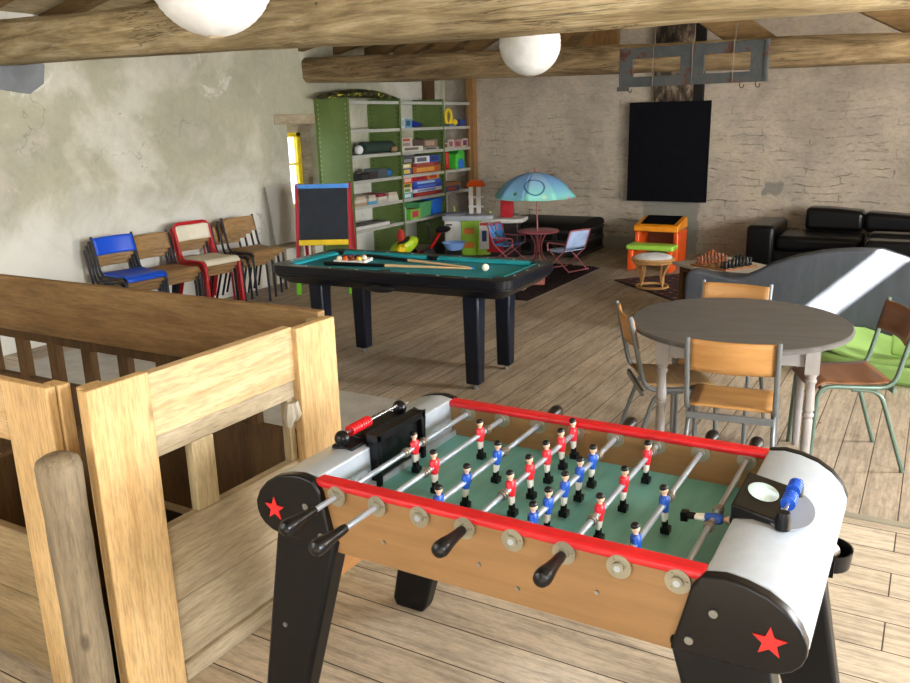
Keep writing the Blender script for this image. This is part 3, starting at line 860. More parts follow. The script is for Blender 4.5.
for x0, x1 in ((-L2 + .15, -.05), (.05, L2 - .15)):
    for s in (-1, 1):
        ya, yb = s * (W2 - .086), s * (W2 - .125)
        MB().prism([(ya, .736), (yb, .742), (yb, .756), (ya, .766)], 'x', x0, x1).build('cushion', M_cushion, T)
for s in (-1, 1):
    xa, xb = s * (L2 - .086), s * (L2 - .125)
    MB().prism([(xa, .736), (xb, .742), (xb, .756), (xa, .766)], 'y', -W2 + .15, W2 - .15).build('cushion', M_cushion, T)
for x in (-L2 + .1, 0, L2 - .1):
    for s in (-1, 1):
        y = s * (W2 - (.1 if x else .085))
        MB().lathe([(0, .736), (.038, .736), (.04, .7665), (.0, .7668)], 16, c=(x, y, 0)).build('pocket', M_black, T)
i = 0
for s in (-1, 1):
    for x in (-.62, -.42, -.2, .2, .42, .62):
        MB().lathe([(0, 0), (.008, 0), (.008, .0015), (0, .002)], 10, c=(x, s * (W2 - .05), .765)).build('sight_dot', M_white, T)
for s in (-1, 1):
    for y in (-.2, 0, .2):
        MB().lathe([(0, 0), (.008, 0), (.008, .0015), (0, .002)], 10, c=(s * (L2 - .045), y, .765)).build('sight_dot', M_white, T)
for x in (-.60, .61):
    for y in (-.24, .24):
        x += (.02 if y > 0 else -.012) if x < 0 else 0
        lg = MB().hexa([(x - .048, y - .048, .035), (x + .048, y - .048, .035), (x + .048, y + .048, .035), (x - .048, y + .048, .035)],
                       [(x - .058, y - .058, .63), (x + .058, y - .058, .63), (x + .058, y + .058, .63), (x - .058, y + .058, .63)]).build('leg', M_navyleg, T, bevel=.012)
        MB().cyl((x, y, .0), (x, y, .012), .022).cyl((x, y, .01), (x, y, .04), .009).build('foot', M_steel, lg)
b = MB(); b.ball((-.02, -W2 + .045, .655), .12, 18, s=(1, .35, .28))
rt = b.build('ball_return', M_navy, T)
MB().ball((-.03, -W2 + .012, .662), .05, 14, s=(1, .25, .5)).build('opening', C('050506', .8), rt)
# cues, cue ball and tray
def cue(a, c, label):
    a, c = Vector(a), Vector(c); d = (c - a)
    t = thing('pool_cue', label, 'cue', a, math.degrees(math.atan2(d.y, d.x)))
    L = d.length; dz = c.z - a.z
    P = lambda s: (s * L, 0, dz * s)
    MB().tube([P(0), P(.02), P(.42)], [.012, .0145, .0115], 10).build('butt', M_black, t)
    MB().tube([P(.42), P(.985)], [.0112, .0066], 10).build('shaft', C('d9b98a', .4), t)
    MB().tube([P(.985), P(1)], [.0066, .006], 10).build('tip', M_skyblue, t)
cue((-3.74, 4.575, .7505), (-2.655, 4.815, .7437), 'pool cue lying closest to the near rail, its dark butt below the ball tray')
cue((-3.66, 4.985, .7505), (-2.69, 4.842, .7437), 'pool cue lying across the cloth behind the ball tray')
tag(MB().ball((0, 0, 0), .0255, 18).build('cue_ball', C('efe9d6', .2), loc=(-2.56, 4.80, .7612)), 'white cue ball at the tips of the cues', 'ball')
t = thing('ball_tray', 'white tray of pool balls on the teal cloth', 'tray', (-3.64, 4.785, .736), 14)
b = MB(); b.box(-.12, .12, -.085, .085, 0, .004)
for x0, x1, y0, y1 in ((-.12, .12, -.085, -.078), (-.12, .12, .078, .085), (-.12, -.113, -.085, .085), (.113, .12, -.085, .085)): b.box(x0, x1, y0, y1, 0, .022)
b.build('tray_body', M_white, t, bevel=.002)
bc = [('cream', 'e8dcc0'), ('orange', 'd8642a'), ('brown', '7a3a24'), ('yellow', 'dba83c'), ('maroon', '6c1f26'), ('red', 'c0392b'), ('black', '15151a'), ('white and red', 'd9d2c8'), ('green', '2d6a4a'), ('blue', '2a3f8c'), ('purple', '4a2a66'), ('tan', 'c08a4e')]
M14 = Matrix.Rotation(R(14), 4, 'Z')
pos = [(-.088 + .0505 * i + (.024 if j % 2 else 0), -.047 + .0465 * j) for j in range(3) for i in range(4)]
for (nm, h), (x, y) in zip(bc, pos):
    v = M14 @ Vector((x, y, 0))
    tag(MB().ball((0, 0, 0), .0225, 14).build('pool_ball', C(h, .15), loc=(-3.64 + v.x, 4.785 + v.y, .7627)), '%s pool ball in the white tray' % nm, 'ball', 'pool balls in the tray')

# ---------------------------------------------------------------- chairs
def chair(name, label, frame, seatm, backm, h=.79, sh=.45, w=.36, arch=False, group=None):
    t = thing(name, label, 'chair', (0, 0, 0), 0, group)
    hw = w / 2; r = .0115
    def side(s):
        return fillet([(.20, s * hw, .0), (.185, s * hw, sh - .02), (-.155, s * hw, sh - .025), (-.235, s * hw, h)], .07, 6)
    if arch:
        a = side(-1); a[-1] = Vector((-.232, -hw, h - .01)); c = side(1)[::-1]; c[0] = Vector((-.232, hw, h - .01))
        top = fillet([a[-2], (-.235, -hw, h), (-.235, hw, h), c[1]], .07, 6)[1:-1]
        MB().tube(a[:-1] + top + c[1:], r * 1.5, 9).build('tube_frame', frame, t)
    else:
        for s in (-1, 1):
            MB().tube(side(s), r, 9).build('side_tube', frame, t)
    for s in (-1, 1):
        MB().tube(fillet([(.03, s * (hw - .012), sh - .038), (-.10, s * (hw - .006), sh - .04), (-.235, s * (hw + .012), 0)], .07, 5), r * .95, 9).build('rear_leg', frame, t)
    MB().tube([(.16, -hw, sh - .045), (.16, hw, sh - .045)], r * .8, 8).build('crossbar', frame, t)
    MB().box(-.172, -.155, -hw, hw, sh - .055, sh - .025).build('crossbar', frame, t, bevel=.003)
    n = 10
    def S(u, v):
        x = -.15 + .36 * u; y = (v - .5) * 2 * (hw - .004)
        z = sh - .002 - .012 * math.sin(PI * u) - (.05 * ((u - .85) / .15) ** 2 if u > .85 else 0) + .004
        return (x, y, z)
    MB().grid(S, 14, 8).build('seat', seatm, t, solid=.010)
    bh = .145
    def Bk(u, v):
        z = h - .012 - bh * (1 - u); y = (v - .5) * 2 * (hw - (.004 if not arch else .012))
        tt = (z - (sh - .02)) / (h - sh + .02)
        x = -.155 - .08 * tt - .028 * math.cos((v - .5) * PI) + .012
        return (x, y, z)
    MB().grid(Bk, 6, 12).build('backrest', backm, t, solid=.010)
    return t
Z3 = lambda d: (0, 0, R(d))
c1 = chair('school_chair', 'honey plywood school chair nearest the table football, seen from behind', M_tubegrey, M_ply, M_ply, .80, .47, .365, group='chairs at the grey table')
c1.location = (-.70, 3.66, 0); c1.rotation_euler = Z3(97)
c2 = chair('school_chair', 'brown plywood school chair on the right of the grey table', M_tubegreen, M_plydark, M_plydark, .79, .45, .37, group='chairs at the grey table')
c2.location = (-.30, 4.37, 0); c2.rotation_euler = Z3(203)
c3 = chair('school_chair', 'plywood school chair seen edge-on at the left of the grey table', M_tubegrey, M_plyold_shaded, M_ply, .80, .46, .365, group='chairs at the grey table')  # darker seat colour stands in for the shade under the table
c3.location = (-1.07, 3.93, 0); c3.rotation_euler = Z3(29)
dup(c1, (-.925, 4.46, 0), Z3(-92), 'plywood school chair on the far side of the grey table')

t = thing('dining_table', 'grey painted oval table on four turned legs', 'table', (-.765, 4.02, 0), 10)
prof = [(0, .715), (.49, .715), (.505, .72), (.508, .735), (.50, .742), (0, .742)]
MB().lathe(prof, 56, sx=1.0, sy=1.08).build('tabletop', M_tabletop, t, smooth=35)
lx, ly = .315, .36
for x0, x1, y0, y1 in ((-lx, lx, -ly - .012, -ly + .012), (-lx, lx, ly - .012, ly + .012), (-lx - .012, -lx + .012, -ly, ly), (lx - .012, lx + .012, -ly, ly)):
    MB().box(x0, x1, y0, y1, .64, .714).build('apron', M_greypaint, t)
turn = [(.016, 0), (.019, .02), (.022, .06), (.0245, .2), (.026, .36), (.027, .395), (.022, .405), (.03, .415), (.03, .425), (.023, .432), (.03, .445), (.028, .46), (.024, .53), (.022, .56), (.03, .57), (.031, .58), (.024, .588), (.03, .6), (.03, .612)]
for sx in (-1, 1):
    for sy in (-1, 1):
        MB().lathe([(r_ * .84, z_) for r_, z_ in turn], 16, c=(sx * lx, sy * ly, 0)).box(sx * lx - .029, sx * lx + .029, sy * ly - .029, sy * ly + .029, .61, .714).build('leg', M_greypaint, t)

# stacks of school chairs along the left wall
blue = chair('school_chair', 'school chair with bright blue seat and back on top of its stack', M_tubeblack, M_blue, M_blue, .735, .43, .385, group='stacked school chairs')
redc = chair('school_chair', 'red tube school chair with cream seat and back on top of its stack', M_tubered, M_cream, M_cream, .735, .43, .385, True, group='stacked school chairs')
wch = chair('school_chair', 'brown plywood school chair topping the stack beside the pool table', M_tubeblack, M_plyold_shaded, M_plyold_shaded, .735, .43, .385, group='stacked school chairs')
redw = chair('school_chair', 'red tube school chair with wooden seat directly under the cream one', M_tubered, M_plyold_shaded, M_plyold_shaded, .735, .43, .385, group='stacked school chairs')
ST = dict(dx=.036, dz=.038)
x0 = -5.955
def at(o, k, y, rz=0, xx=x0): o.location = (xx + ST['dx'] * k, y, ST['dz'] * k); o.rotation_euler = Z3(rz)
ordn = ['bottom', 'second from the bottom', 'third from the bottom']
for k in range(3):
    dup(wch, (x0 + ST['dx'] * k, 4.61, ST['dz'] * k), Z3(-4), 'plywood school chair %s in the stack under the blue chair' % ordn[k])
at(blue, 3, 4.61, -4)
for k in range(2):
    dup(wch, (x0 + ST['dx'] * k, 5.02, ST['dz'] * k), Z3(-4), 'plywood school chair %s of the stack between the blue and cream chairs' % ('at the bottom' , 'in the middle')[k])
dup(wch, (x0 + ST['dx'] * 2, 5.02, ST['dz'] * 2), Z3(-4), 'plywood school chair on top of the stack between the blue and cream chairs')
dup(redw, (x0, 5.48, 0), Z3(-6), 'red tube school chair at the bottom of the red stack')
dup(wch, (x0 + ST['dx'], 5.48, ST['dz']), Z3(-6), 'dark tube plywood chair second from the bottom of the red stack')
at(redw, 2, 5.48, -6); at(redc, 3, 5.48, -6)
for k in range(3):
    dup(wch, (x0 + ST['dx'] * k, 6.06 - .05 * (2 - k), ST['dz'] * k), Z3(-6), 'plywood school chair %s in the stack beside the pool table' % ordn[k])
at(wch, 3, 6.06, -6, x0 + .03)

# leaning cloudy panel and easel
o = tag(MB().box(-.004, .004, -.2, .2, 0, .62).build('acrylic_sheet', M_acrylic, loc=(-6.12, 6.9, .47), rot=(0, R(-8), 0)), 'cloudy rectangular sheet leaning on the left wall', 'sheet')
o2 = tag(MB().box(-.02, .2, -.28, .28, .43, .455).box(.16, .19, -.26, -.22, 0, .43).box(.16, .19, .22, .26, 0, .43).box(-.01, .02, -.26, -.22, 0, .43).box(-.01, .02, .22, .26, 0, .43).build('side_table', M_greyY, loc=(-6.2, 6.95, 0)), 'small worn wooden table against the left wall behind the pool table', 'table')
E_ = thing('easel', 'child easel with black board, red legs and green feet', 'easel', (-5.55, 6.86, 0), 28)
def leg2(p, q, w, mat, nm, mi_foot=True):
    p, q = Vector(p), Vector(q)
    o = MB().tube([p, p.lerp(q, .86)], w, 4).build(nm, mat, E_)
    MB().tube([p.lerp(q, .84), q], w * 1.25, 4).build('foot', M_limebright, o)
for s in (-1, 1):
    leg2((s * .275, -.03, 1.12), (s * .275, -.27, .0), .024, C('a81f35', .45), 'leg')
    leg2((s * .26, .03, 1.12), (s * .26, .27, .0), .022, C('a81f35', .45), 'leg')
TL = Matrix.Translation((0, -.035, 1.1)) @ Matrix.Rotation(R(-12), 4, 'X')
MB().box(-.25, .25, -.012, .0, -.56, -.02, M=TL).build('board', M_bluegrey, E_)
MB().box(-.27, .27, -.022, .012, -.03, .015, M=TL).build('top_bar', M_skyblue, E_, bevel=.004)
MB().box(-.26, .26, -.035, .012, -.615, -.56, M=TL).build('tray_bar', M_yellow, E_, bevel=.004)
MB().box(-.26, .26, -.19, -.175, .33, .355).build('cross_bar', C('a81f35', .45), E_)

# ---------------------------------------------------------------- metal shelves
S = thing('shelving_unit', 'olive green metal shelving with three bays of toys and games', 'shelves', (-6.04, 9.1, 0))
X0, X1 = -.235, .235                       # local depth
BY = [7.70 - 9.1, 8.735 - 9.1, 9.77 - 9.1, 10.5 - 9.1]
for i in range(3):
    y = BY[i]
    b = MB().box(X0, X1, y - .003, y + .003, 0, 2.0)
    b.box(X1 - .004, X1, y - .02, y + .02, 0, 2.0); b.box(X0, X0 + .004, y - .02, y + .02, 0, 2.0)
    for k in range(36):
        for xx in (X1 - .04, X0 + .04):
            b.box(xx - .006, xx + .006, y - .0045, y + .0045, .1 + .052 * k, .118 + .052 * k, 1)
    b.build('side_panel', [M_shelfgreen, C('a9b48a', .6) if i == 0 else C('2e3a1e', .6)], S)
LV = [1.96, 1.643, 1.357, 1.068, .775, .50]
for i in range(3):
    for z in LV + [.06]:
        if i == 2 and z < .6: continue
        MB().box(X0 + .005, X1 - .005, BY[i] + .004, BY[i + 1] - .004, z - .018, z + .0).box(X1 - .012, X1 - .002, BY[i] + .004, BY[i + 1] - .004, z - .032, z + .004).build('shelf', M_shelfgrey, S)
for x in (X0 + .01, X1 - .02):
    MB().box(x - .015, x + .015, BY[3] - .015, BY[3] + .01, 0, 2.0).build('upright', M_postwood if x > 0 else M_shelfgrey, S)

SHX = -5.83                                 # front line of shelf contents
def sbox(nm, y0, y1, z0, h, col, label, cat='box', d=.28, band=None, group='boxes of games on the metal shelves', x=SHX, rz=0):
    w = (y1 - y0) / 2; cy = (y0 + y1) / 2
    b = MB().box(-d, 0, -w, w, 0, h)
    ms = [C(col)]
    if band:
        b.box(-.002, .0012, -w * .75, w * .55, h * .2, h * .8, 1); b.box(-d * .8, -d * .15, -w * .7, w * .7, h - .001, h + .0008, 1); ms.append(C(band))
    o = b.build(nm, ms, loc=(x, cy, z0 + .0005), rot=Z3(rz))
    return tag(o, label, cat, group)
z1, z2, z3, z4, z5 = [z + .004 for z in LV[1:]]
# on top of the shelves
b = MB(); n = 14
P = [(-.72 + 1.44 * i / n, .05 + .055 * math.sin(PI * i / n)) for i in range(n + 1)]
b.tube([(0, y, z) for y, z in P], [.02 + .028 * math.sin(PI * (i + .2) / (n + .4)) for i in range(n + 1)], 10, M=Matrix.Diagonal((3.2, 1, 1, 1)))
tag(b.build('folded_tent', M_camo, loc=(-6.03, 8.23, 1.952)), 'flat folded yellow and black fabric bundle on top of the metal shelves', 'bundle')
# bay one
t = thing('rolled_mat', 'dark green rolled mat on the first bay of the metal shelves', 'mat', (-5.96, 8.42, z2))
b = MB(); b.tube([(0, -.3, .07), (0, .3, .07)], .068, 14); b.build('roll', C('23382f', .8), t)
tag(MB().ball((0, 0, .055), .055).build('white_ball', C('d9dadb', .5), loc=(-5.9, 7.98, z2)), 'white ball beside the dark green rolled mat', 'ball')
tag(MB().ball((0, 0, .04), .04, s=(1, 1.6, 1)).build('brown_bag', C('8a7358', .8), loc=(-5.88, 8.68, z2)), 'small brown bag at the right end of the green roll', 'bag')
for k, (y0, y1, h, c, l) in enumerate([(7.76, 7.9, .08, '1d1f24', 'black case leftmost on the fourth shelf up'), (7.91, 8.06, .06, '2a2b2e', 'charcoal case second from the left on the fourth shelf up'), (8.07, 8.24, .075, '3a3330', 'dark brown case in the middle of the fourth shelf up'), (8.25, 8.44, .11, '4c5658', 'grey folded bag on the fourth shelf up')]):
    sbox('storage_case', y0, y1, z3, h, c, l, 'case', .22, group='dark cases on the fourth shelf')
tag(MB().ball((0, 0, .05), .06, s=(1, 1.2, .85)).build('blue_bag', C('2a6fb5', .6), loc=(-5.9, 8.55, z3)), 'small blue bundle at the right end of the dark cases', 'bag')
mags = [(7.76, 8.0, 'a78f74', 'beige'), (8.02, 8.2, '4a90b8', 'blue'), (8.22, 8.42, 'b9b4a8', 'grey'), (8.44, 8.66, 'c9c3b8', 'white')]
for y0, y1, c, nm in mags:
    for k in range(3):
        cc = [c, 'cdc7ba', 'b8aa98'][k]; nn = ['bottom', 'middle', 'top'][k]
        if nm == 'grey' and k == 2: cc = '8f2434'
        sbox('magazine_pile', y0 + .01 * k, y1 - .015 * k, z4 + .036 * k, .034, cc, '%s bundle of magazines in the pile headed by the %s one, third shelf up' % (nn, nm), 'magazines', .26, group='piles of magazines on the third shelf', rz=random.uniform(-4, 4))
sbox('white_plank', 7.76, 8.45, z5, .035, 'd2d2cf', 'long white board lying on the second shelf of the first bay', 'board', .2, group=None)
sbox('dark_folder', 7.78, 8.4, z5 + .036, .02, '4d4844', 'dark folder on the long white board', 'folder', .18, group=None, x=SHX - .03)
# bay two
sbox('game_box', 8.8, 8.87, z1, .12, 'd8dcdc', 'narrow white box on the upper shelf of the middle bay', band='9fb8c4')
sbox('game_box', 8.885, 9.03, z1, .11, '6fa8c8', 'light blue box with dark print on the upper shelf', band='24506e')
t = tag(MB().tube([(0, 0, .05), (0, .16, .045), (0, .32, .035), (0, .36, .03)], [.05, .042, .022, .012], 12).build('toy_rocket', C('1a2f9c', .5), loc=(-5.93, 9.06, z1)), 'dark blue cone toy lying on the upper shelf', 'toy')
sbox('game_box', 8.78, 9.28, z2, .055, 'd8d5cc', 'long flat white box under the red lidded box', band='6b6258')
sbox('game_box', 8.78, 9.03, z2 + .057, .055, 'c8c2b8', 'white box with picture on the long white box', band='8f867a')
sbox('game_box', 8.78, 9.03, z2 + .114, .05, 'cfc6bc', 'white box with red lid edge on top of its pile', band='b84a34')
sbox('game_box', 9.3, 9.68, z2, .03, '9a9690', 'thin grey box beside the long white box', band='3b3b3b')
sbox('game_box', 9.3, 9.64, z2 + .032, .1, '7d6a60', 'brown photo covered box on the thin grey box', band='b89a84')
sbox('game_box', 8.78, 9.0, z3, .08, '2a52a0', 'blue box at the bottom left of the fourth shelf', band='d8c04a')
sbox('game_box', 8.78, 8.98, z3 + .082, .055, 'c8b84a', 'yellow box above the blue one on the fourth shelf', band='e8e4d8')
sbox('game_box', 8.78, 9.06, z3 + .139, .07, '2c2c30', 'black box top left on the fourth shelf', band='8a8a90')
sbox('game_box', 9.02, 9.7, z3, .085, 'b05a2c', 'long orange box low on the fourth shelf', band='d89a48')
sbox('game_box', 9.02, 9.68, z3 + .087, .04, '7a2c30', 'thin maroon box on the long orange box', band='b0564a')
sbox('game_box', 9.08, 9.43, z3 + .13, .085, 'd5d7dc', 'white box with dark print on the maroon box', band='5b6570')
sbox('game_box', 9.45, 9.7, z3 + .13, .085, '2a4fa8', 'blue box right of the white one on the fourth shelf', band='20366e')
for k, (y0, y1, h, c, bd, l) in enumerate([(8.78, 8.99, .07, '4aa0b0', 'd8e4e4', 'teal box at the bottom of the left pile on the third shelf'), (8.78, 8.98, .06, 'cfd6cc', '6a8a5a', 'pale green box second in the left pile on the third shelf'), (8.78, 8.98, .055, 'd0a030', '2d5a3a', 'mustard box third in the left pile on the third shelf'), (8.78, 9.02, .075, 'c02430', 'e0b0a0', 'red box topping the left pile on the third shelf')]):
    sbox('game_box', y0, y1, z4 + sum([.07, .06, .055, .075][:k]) + .001 * k, h, c, l, band=bd)
hs = [.05, .045, .05, .05, .075]
for k, (y0, y1, c, bd, l) in enumerate([(9.02, 9.72, '8a1f26', 'b8403a', 'dark red box at the bottom of the right pile, third shelf'), (9.02, 9.72, 'cfd0d8', '7f8cc0', 'white box second in the right pile, third shelf'), (9.02, 9.74, '2440a8', '5a78d8', 'blue box third in the right pile, third shelf'), (9.02, 9.7, '2f58b8', 'a0c0e8', 'lighter blue box fourth in the right pile, third shelf')]):
    sbox('game_box', y0, y1, z4 + sum(hs[:k]) + .001 * k, hs[k], c, l, band=bd)
sbox('game_box', 9.04, 9.36, z4 + .2, .075, 'c01f2a', 'bright red box on the right pile, third shelf', band='8a1620')
sbox('game_box', 9.37, 9.66, z4 + .2, .07, 'c89a30', 'yellow and red box on the right pile, third shelf', band='b8382a')
def bin_(y0, y1, z, h, mat, label, d=.3):
    w = (y1 - y0) / 2; cy = (y0 + y1) / 2
    b = MB(); b.hexa([(-d + .02, -w + .02, 0), (-.02, -w + .02, 0), (-.02, w - .02, 0), (-d + .02, w - .02, 0)], [(-d, -w, h), (0, -w, h), (0, w, h), (-d, w, h)])
    o = tag(b.build('storage_bin', mat, loc=(SHX, cy, z), bevel=.008), label, 'bin')
    MB().box(-d - .008, .008, -w - .003, w + .003, h - .02, h).build('rim', mat, o, bevel=.004)
bin_(9.15, 9.46, z5, .2, C('5fae72', .5), 'green storage bin on the second shelf of the middle bay')
bin_(9.48, 9.74, z5, .215, C('1f6fe0', .4), 'bright blue storage bin on the second shelf of the middle bay')
sbox('toy_box', 8.9, 9.13, z5, .13, '7cc24a', 'lime toy box with red front in front of the green bin', 'box', .15, band='c03a48', group=None, x=SHX + .02)
tag(MB().ball((0, 0, .1), .1, s=(.6, .55, 1)).build('black_toy_bag', C('16171a', .7), loc=(-6.02, 9.02, z5)), 'black bag behind the lime toy box', 'bag')
tag(MB().lathe([(0, 0), (.05, 0), (.055, .15), (.03, .19), (0, .195)], 14).build('mint_bottle', C('8fc7b4', .4), loc=(-5.89, 8.82, z5)), 'mint green toy bottle at the left of the second shelf', 'bottle')
# bay three
t = thing('ring_toy', 'yellow ring on a grey wheeled base on the upper shelf of the third bay', 'toy', (-5.9, 10.06, z1))
ringp = [(0, .075 * math.cos(2 * PI * i / 20), .125 + .095 * math.sin(2 * PI * i / 20)) for i in range(20)]
MB().tube(ringp, .024, 8, closed=True).build('ring', M_yellow, t)
MB().box(-.06, .06, -.07, .07, .0, .035).build('base', C('5d6f80', .5), t, bevel=.01)
tag(MB().ball((0, 0, .05), .06, s=(1, 1.3, .8)).build('yellow_toy', M_yellow, loc=(-5.92, 10.23, z1)), 'round yellow toy right of the ring toy', 'toy')
tag(MB().box(-.06, .06, -.075, .075, 0, .09).build('blue_block', C('26408a', .5), loc=(-5.92, 10.4, z1), bevel=.012), 'navy blue block at the right end of the upper shelf', 'toy')
for k, (y0, y1, h, c, bd, l) in enumerate([(9.82, 9.92, .07, 'b8b0a0', '7a4a40', 'beige card box at the left of the third bay'), (9.93, 10.08, .11, 'c2b9ae', 'a05060', 'cream card box second in the third bay'), (10.09, 10.3, .1, 'b48a84', '8a4450', 'rose card box in the middle of the third bay'), (10.31, 10.47, .115, 'cbb8b0', '6a3050', 'pale box with plum print at the right of the third bay')]):
    sbox('card_box', y0, y1, z2, h, c, l, 'box', .2, bd, 'card boxes in the third bay')
tag(MB().lathe([(0, 0), (.05, 0), (.055, .1), (0, .12)], 14).build('red_cup', M_red, loc=(-5.9, 9.86, z3)), 'red toy cup on the fourth shelf of the third bay', 'toy')
tag(MB().box(-.06, .06, -.035, .035, 0, .24).build('red_bottle', M_red, loc=(-5.95, 10.02, z3), bevel=.02), 'tall red toy beside the green toy house', 'toy')
t = thing('toy_house', 'green toy house with blue door in the third bay', 'toy', (-5.92, 10.27, z3))
MB().box(-.08, .08, -.12, .12, 0, .2).build('house_body', C('4cc43c', .4), t, bevel=.01)
MB().prism([(-.13, .2), (.13, .2), (0, .28)], 'x', -.09, .09).build('house_roof', C('3aa83a', .4), t)
MB().prism([(-.07, 0), (.07, 0), (.07, .1), (0, .14), (-.07, .1)], 'x', .08, .095).build('house_door', C('1f70d8', .4), t)
sbox('wooden_box', 9.82, 10.2, z4, .07, '2a3f88', 'dark blue box in the third bay above the play kitchen', 'box', .25, 'b04a38', None)
sbox('wooden_tray', 9.8, 10.24, z4 + .071, .05, '9a6a3c', 'brown wooden tray on the dark blue box', 'tray', .28, None, None)

# ride-on toys on the floor in front of the middle bay
t = thing('ride_on_toy', 'yellow green ride-on toy with red seat at the foot of the shelves', 'toy', (-5.52, 8.5, 0), 40)
MB().tube(fillet([(-.25, 0, .14), (-.1, 0, .2), (.12, 0, .34), (.24, 0, .42)], .08), [.06, .075, .075, .075, .08, .08, .08, .085, .085, .08, .08, .08, .07, .05][:14], 10).build('body', C('b8d820', .4), t) if False else None
b = MB(); b.ball((0, 0, .27), .2, 16, s=(1, .55, .5), M=Matrix.Rotation(R(-28), 4, 'Y')); b.build('body', C('b6d826', .4), t)
b = MB(); b.ball((.02, 0, .33), .12, 14, s=(1, .9, .3), M=Matrix.Rotation(R(-28), 4, 'Y')); b.build('decal', C('22261c', .5), t)
MB().ball((-.16, .0, .36), .09, 12, s=(.6, .9, 1.1)).build('seat', C('c03a30', .5), t)
for x, y in ((-.17, -.13), (-.17, .13), (.18, 0)):
    MB().cyl((x, y - .03, .1), (x, y + .03, .1), .1, n=18).build('wheel', M_black, t, bevel=.01)
MB().tube([(.2, 0, .3), (.18, 0, .5)], .014).tube([(.18, -.12, .5), (.18, .12, .5)], .014).build('handlebar', M_blacksoft, t)
t = thing('tricycle', 'black tricycle with red frame leaning at the shelf end', 'tricycle', (-5.5, 8.83, 0), 75)
MB().tube(fillet([(-.2, 0, .13), (.02, 0, .16), (.2, 0, .36)], .06), .018, 9).build('frame', M_red, t)
MB().ball((.24, 0, .38), .13, 14, s=(1, .5, .35), M=Matrix.Translation((0, 0, 0))).build('seat', M_black, t)
for x, y, r in ((-.2, -.11, .09), (-.2, .11, .09), (.16, 0, .11)):
    MB().cyl((x, y - .018, r), (x, y + .018, r), r, n=18).build('wheel', M_black, t, bevel=.008)
tag(MB().lathe([(0, 0), (.07, 0), (.09, .05), (.05, .12), (.02, .16), (0, .165)], 16).build('red_toy_cone', M_red, loc=(-5.62, 7.95, 0)), 'red toy behind the far left corner of the pool table', 'toy')
t = thing('toy_duck', 'yellow toy showing above the pool table before the first bay', 'toy', (-5.6, 8.25, 0))
MB().ball((0, 0, .1), .1, 14, s=(1, 1.2, .9)).build('body', M_yellow, t); MB().ball((.02, .05, .23), .06).build('head', M_yellow, t)
b = MB(); b.lathe([(.07, 0), (.1, .01), (.145, .09), (.155, .1), (.148, .1), (.135, .085), (.09, .02), (0, .018)], 26)
tag(b.build('plastic_bowl', C('7ea8ea', .35), loc=(-5.22, 8.96, .14)), 'pale blue plastic bowl in front of the white play kitchen', 'bowl')
t = thing('toy_crate', 'black crate carrying the pale blue bowl', 'crate', (-5.22, 8.96, 0), 30)
MB().box(-.1, .1, -.1, .1, 0, .14).build('crate_body', M_black, t, bevel=.01)

# play kitchens
K = thing('play_kitchen', 'white and lime toy kitchen with orange topped tower', 'toy kitchen', (-5.30, 9.5, 0), 24)
MB().box(-.3, -.08, -.2, .2, .02, .47).build('cabinet', C('dcdcd8', .4), K, bevel=.012)
MB().box(-.08, .12, -.225, .2, .02, .47).build('oven', C('8fc22e', .4), K, bevel=.012)
MB().box(.12, .3, -.2, .2, .02, .47).build('side_cabinet', C('9cc936', .4), K, bevel=.012)
o = MB().box(.15, .275, -.208, -.2, .1, .45).build('door_panel', C('dfdfdb', .4), K)
MB().box(.185, .245, -.212, -.207, .2, .34).build('sticker', C('20387e', .4), o); MB().box(.16, .27, -.212, -.207, .405, .44).build('sticker', C('c23a3a', .4), o)
for z in (.3, .12):
    MB().box(-.045, .085, -.242, -.226, z, z + .075).build('oven_handle', C('d87a2a', .4), K, bevel=.006)
MB().box(-.28, -.2, -.208, -.2, .41, .43).build('control_strip', C('33353a', .5), K)
b = MB(); b.prism([(-.33, .21), (-.33, -.2), (-.08, -.245), (.14, -.245), (.33, -.2), (.33, .21)], 'z', .47, .535); b.build('worktop', C('a4a9b2', .4), K, bevel=.012)
MB().box(-.28, -.05, -.12, .1, .535, .56).build('hob', C('7a808a', .4), K, bevel=.01)
MB().tube(fillet([(-.2, .12, .53), (-.2, .12, .62), (-.2, .03, .62)], .03), .012).build('tap', C('c0d86a', .4), K)
for x in (.03, .13): MB().box(x - .028, x + .028, .02, .09, .535, .9).build('tower_column', C('e2e2df', .4), K, bevel=.008)
for z in (.62, .74): MB().box(.0, .2, -.04, .05, z, z + .018).build('tower_shelf', C('e2e2df', .4), K)
MB().hexa([(-.03, -.1, .89), (.23, -.1, .89), (.23, .13, .89), (-.03, .13, .89)], [(.02, -.04, .965), (.18, -.04, .965), (.18, .1, .965), (.02, .1, .965)]).build('hood', C('e0581c', .4), K, bevel=.01)
K = thing('play_kitchen', 'red toy kitchen with pale worktop beside the black trunk', 'toy kitchen', (-4.86, 9.62, 0), 12)
MB().box(-.24, .24, -.16, .14, .0, .44).build('cabinet', C('23181c', .5), K, bevel=.01)
MB().box(-.22, .05, -.17, -.158, .06, .42).build('oven_door', C('b81628', .35), K, bevel=.004)
MB().box(-.2, -.1, -.178, -.168, .385, .4).build('door_label', C('c8c8c8', .4), K)
b = MB(); b.prism([(-.27, .16), (-.27, -.17), (-.1, -.215), (.15, -.215), (.3, -.15), (.3, .16)], 'z', .44, .495); b.build('worktop', C('d5d3cc', .4), K, bevel=.012)
MB().box(-.03, .13, -.02, .07, .495, .71).box(.0, .1, -.04, .0, .56, .66).build('tower', C('c01a2a', .4), K, bevel=.01)
MB().tube(fillet([(-.17, .05, .49), (-.17, .05, .56), (-.17, -.02, .56)], .02), .012).build('tap', C('c0d86a', .4), K)

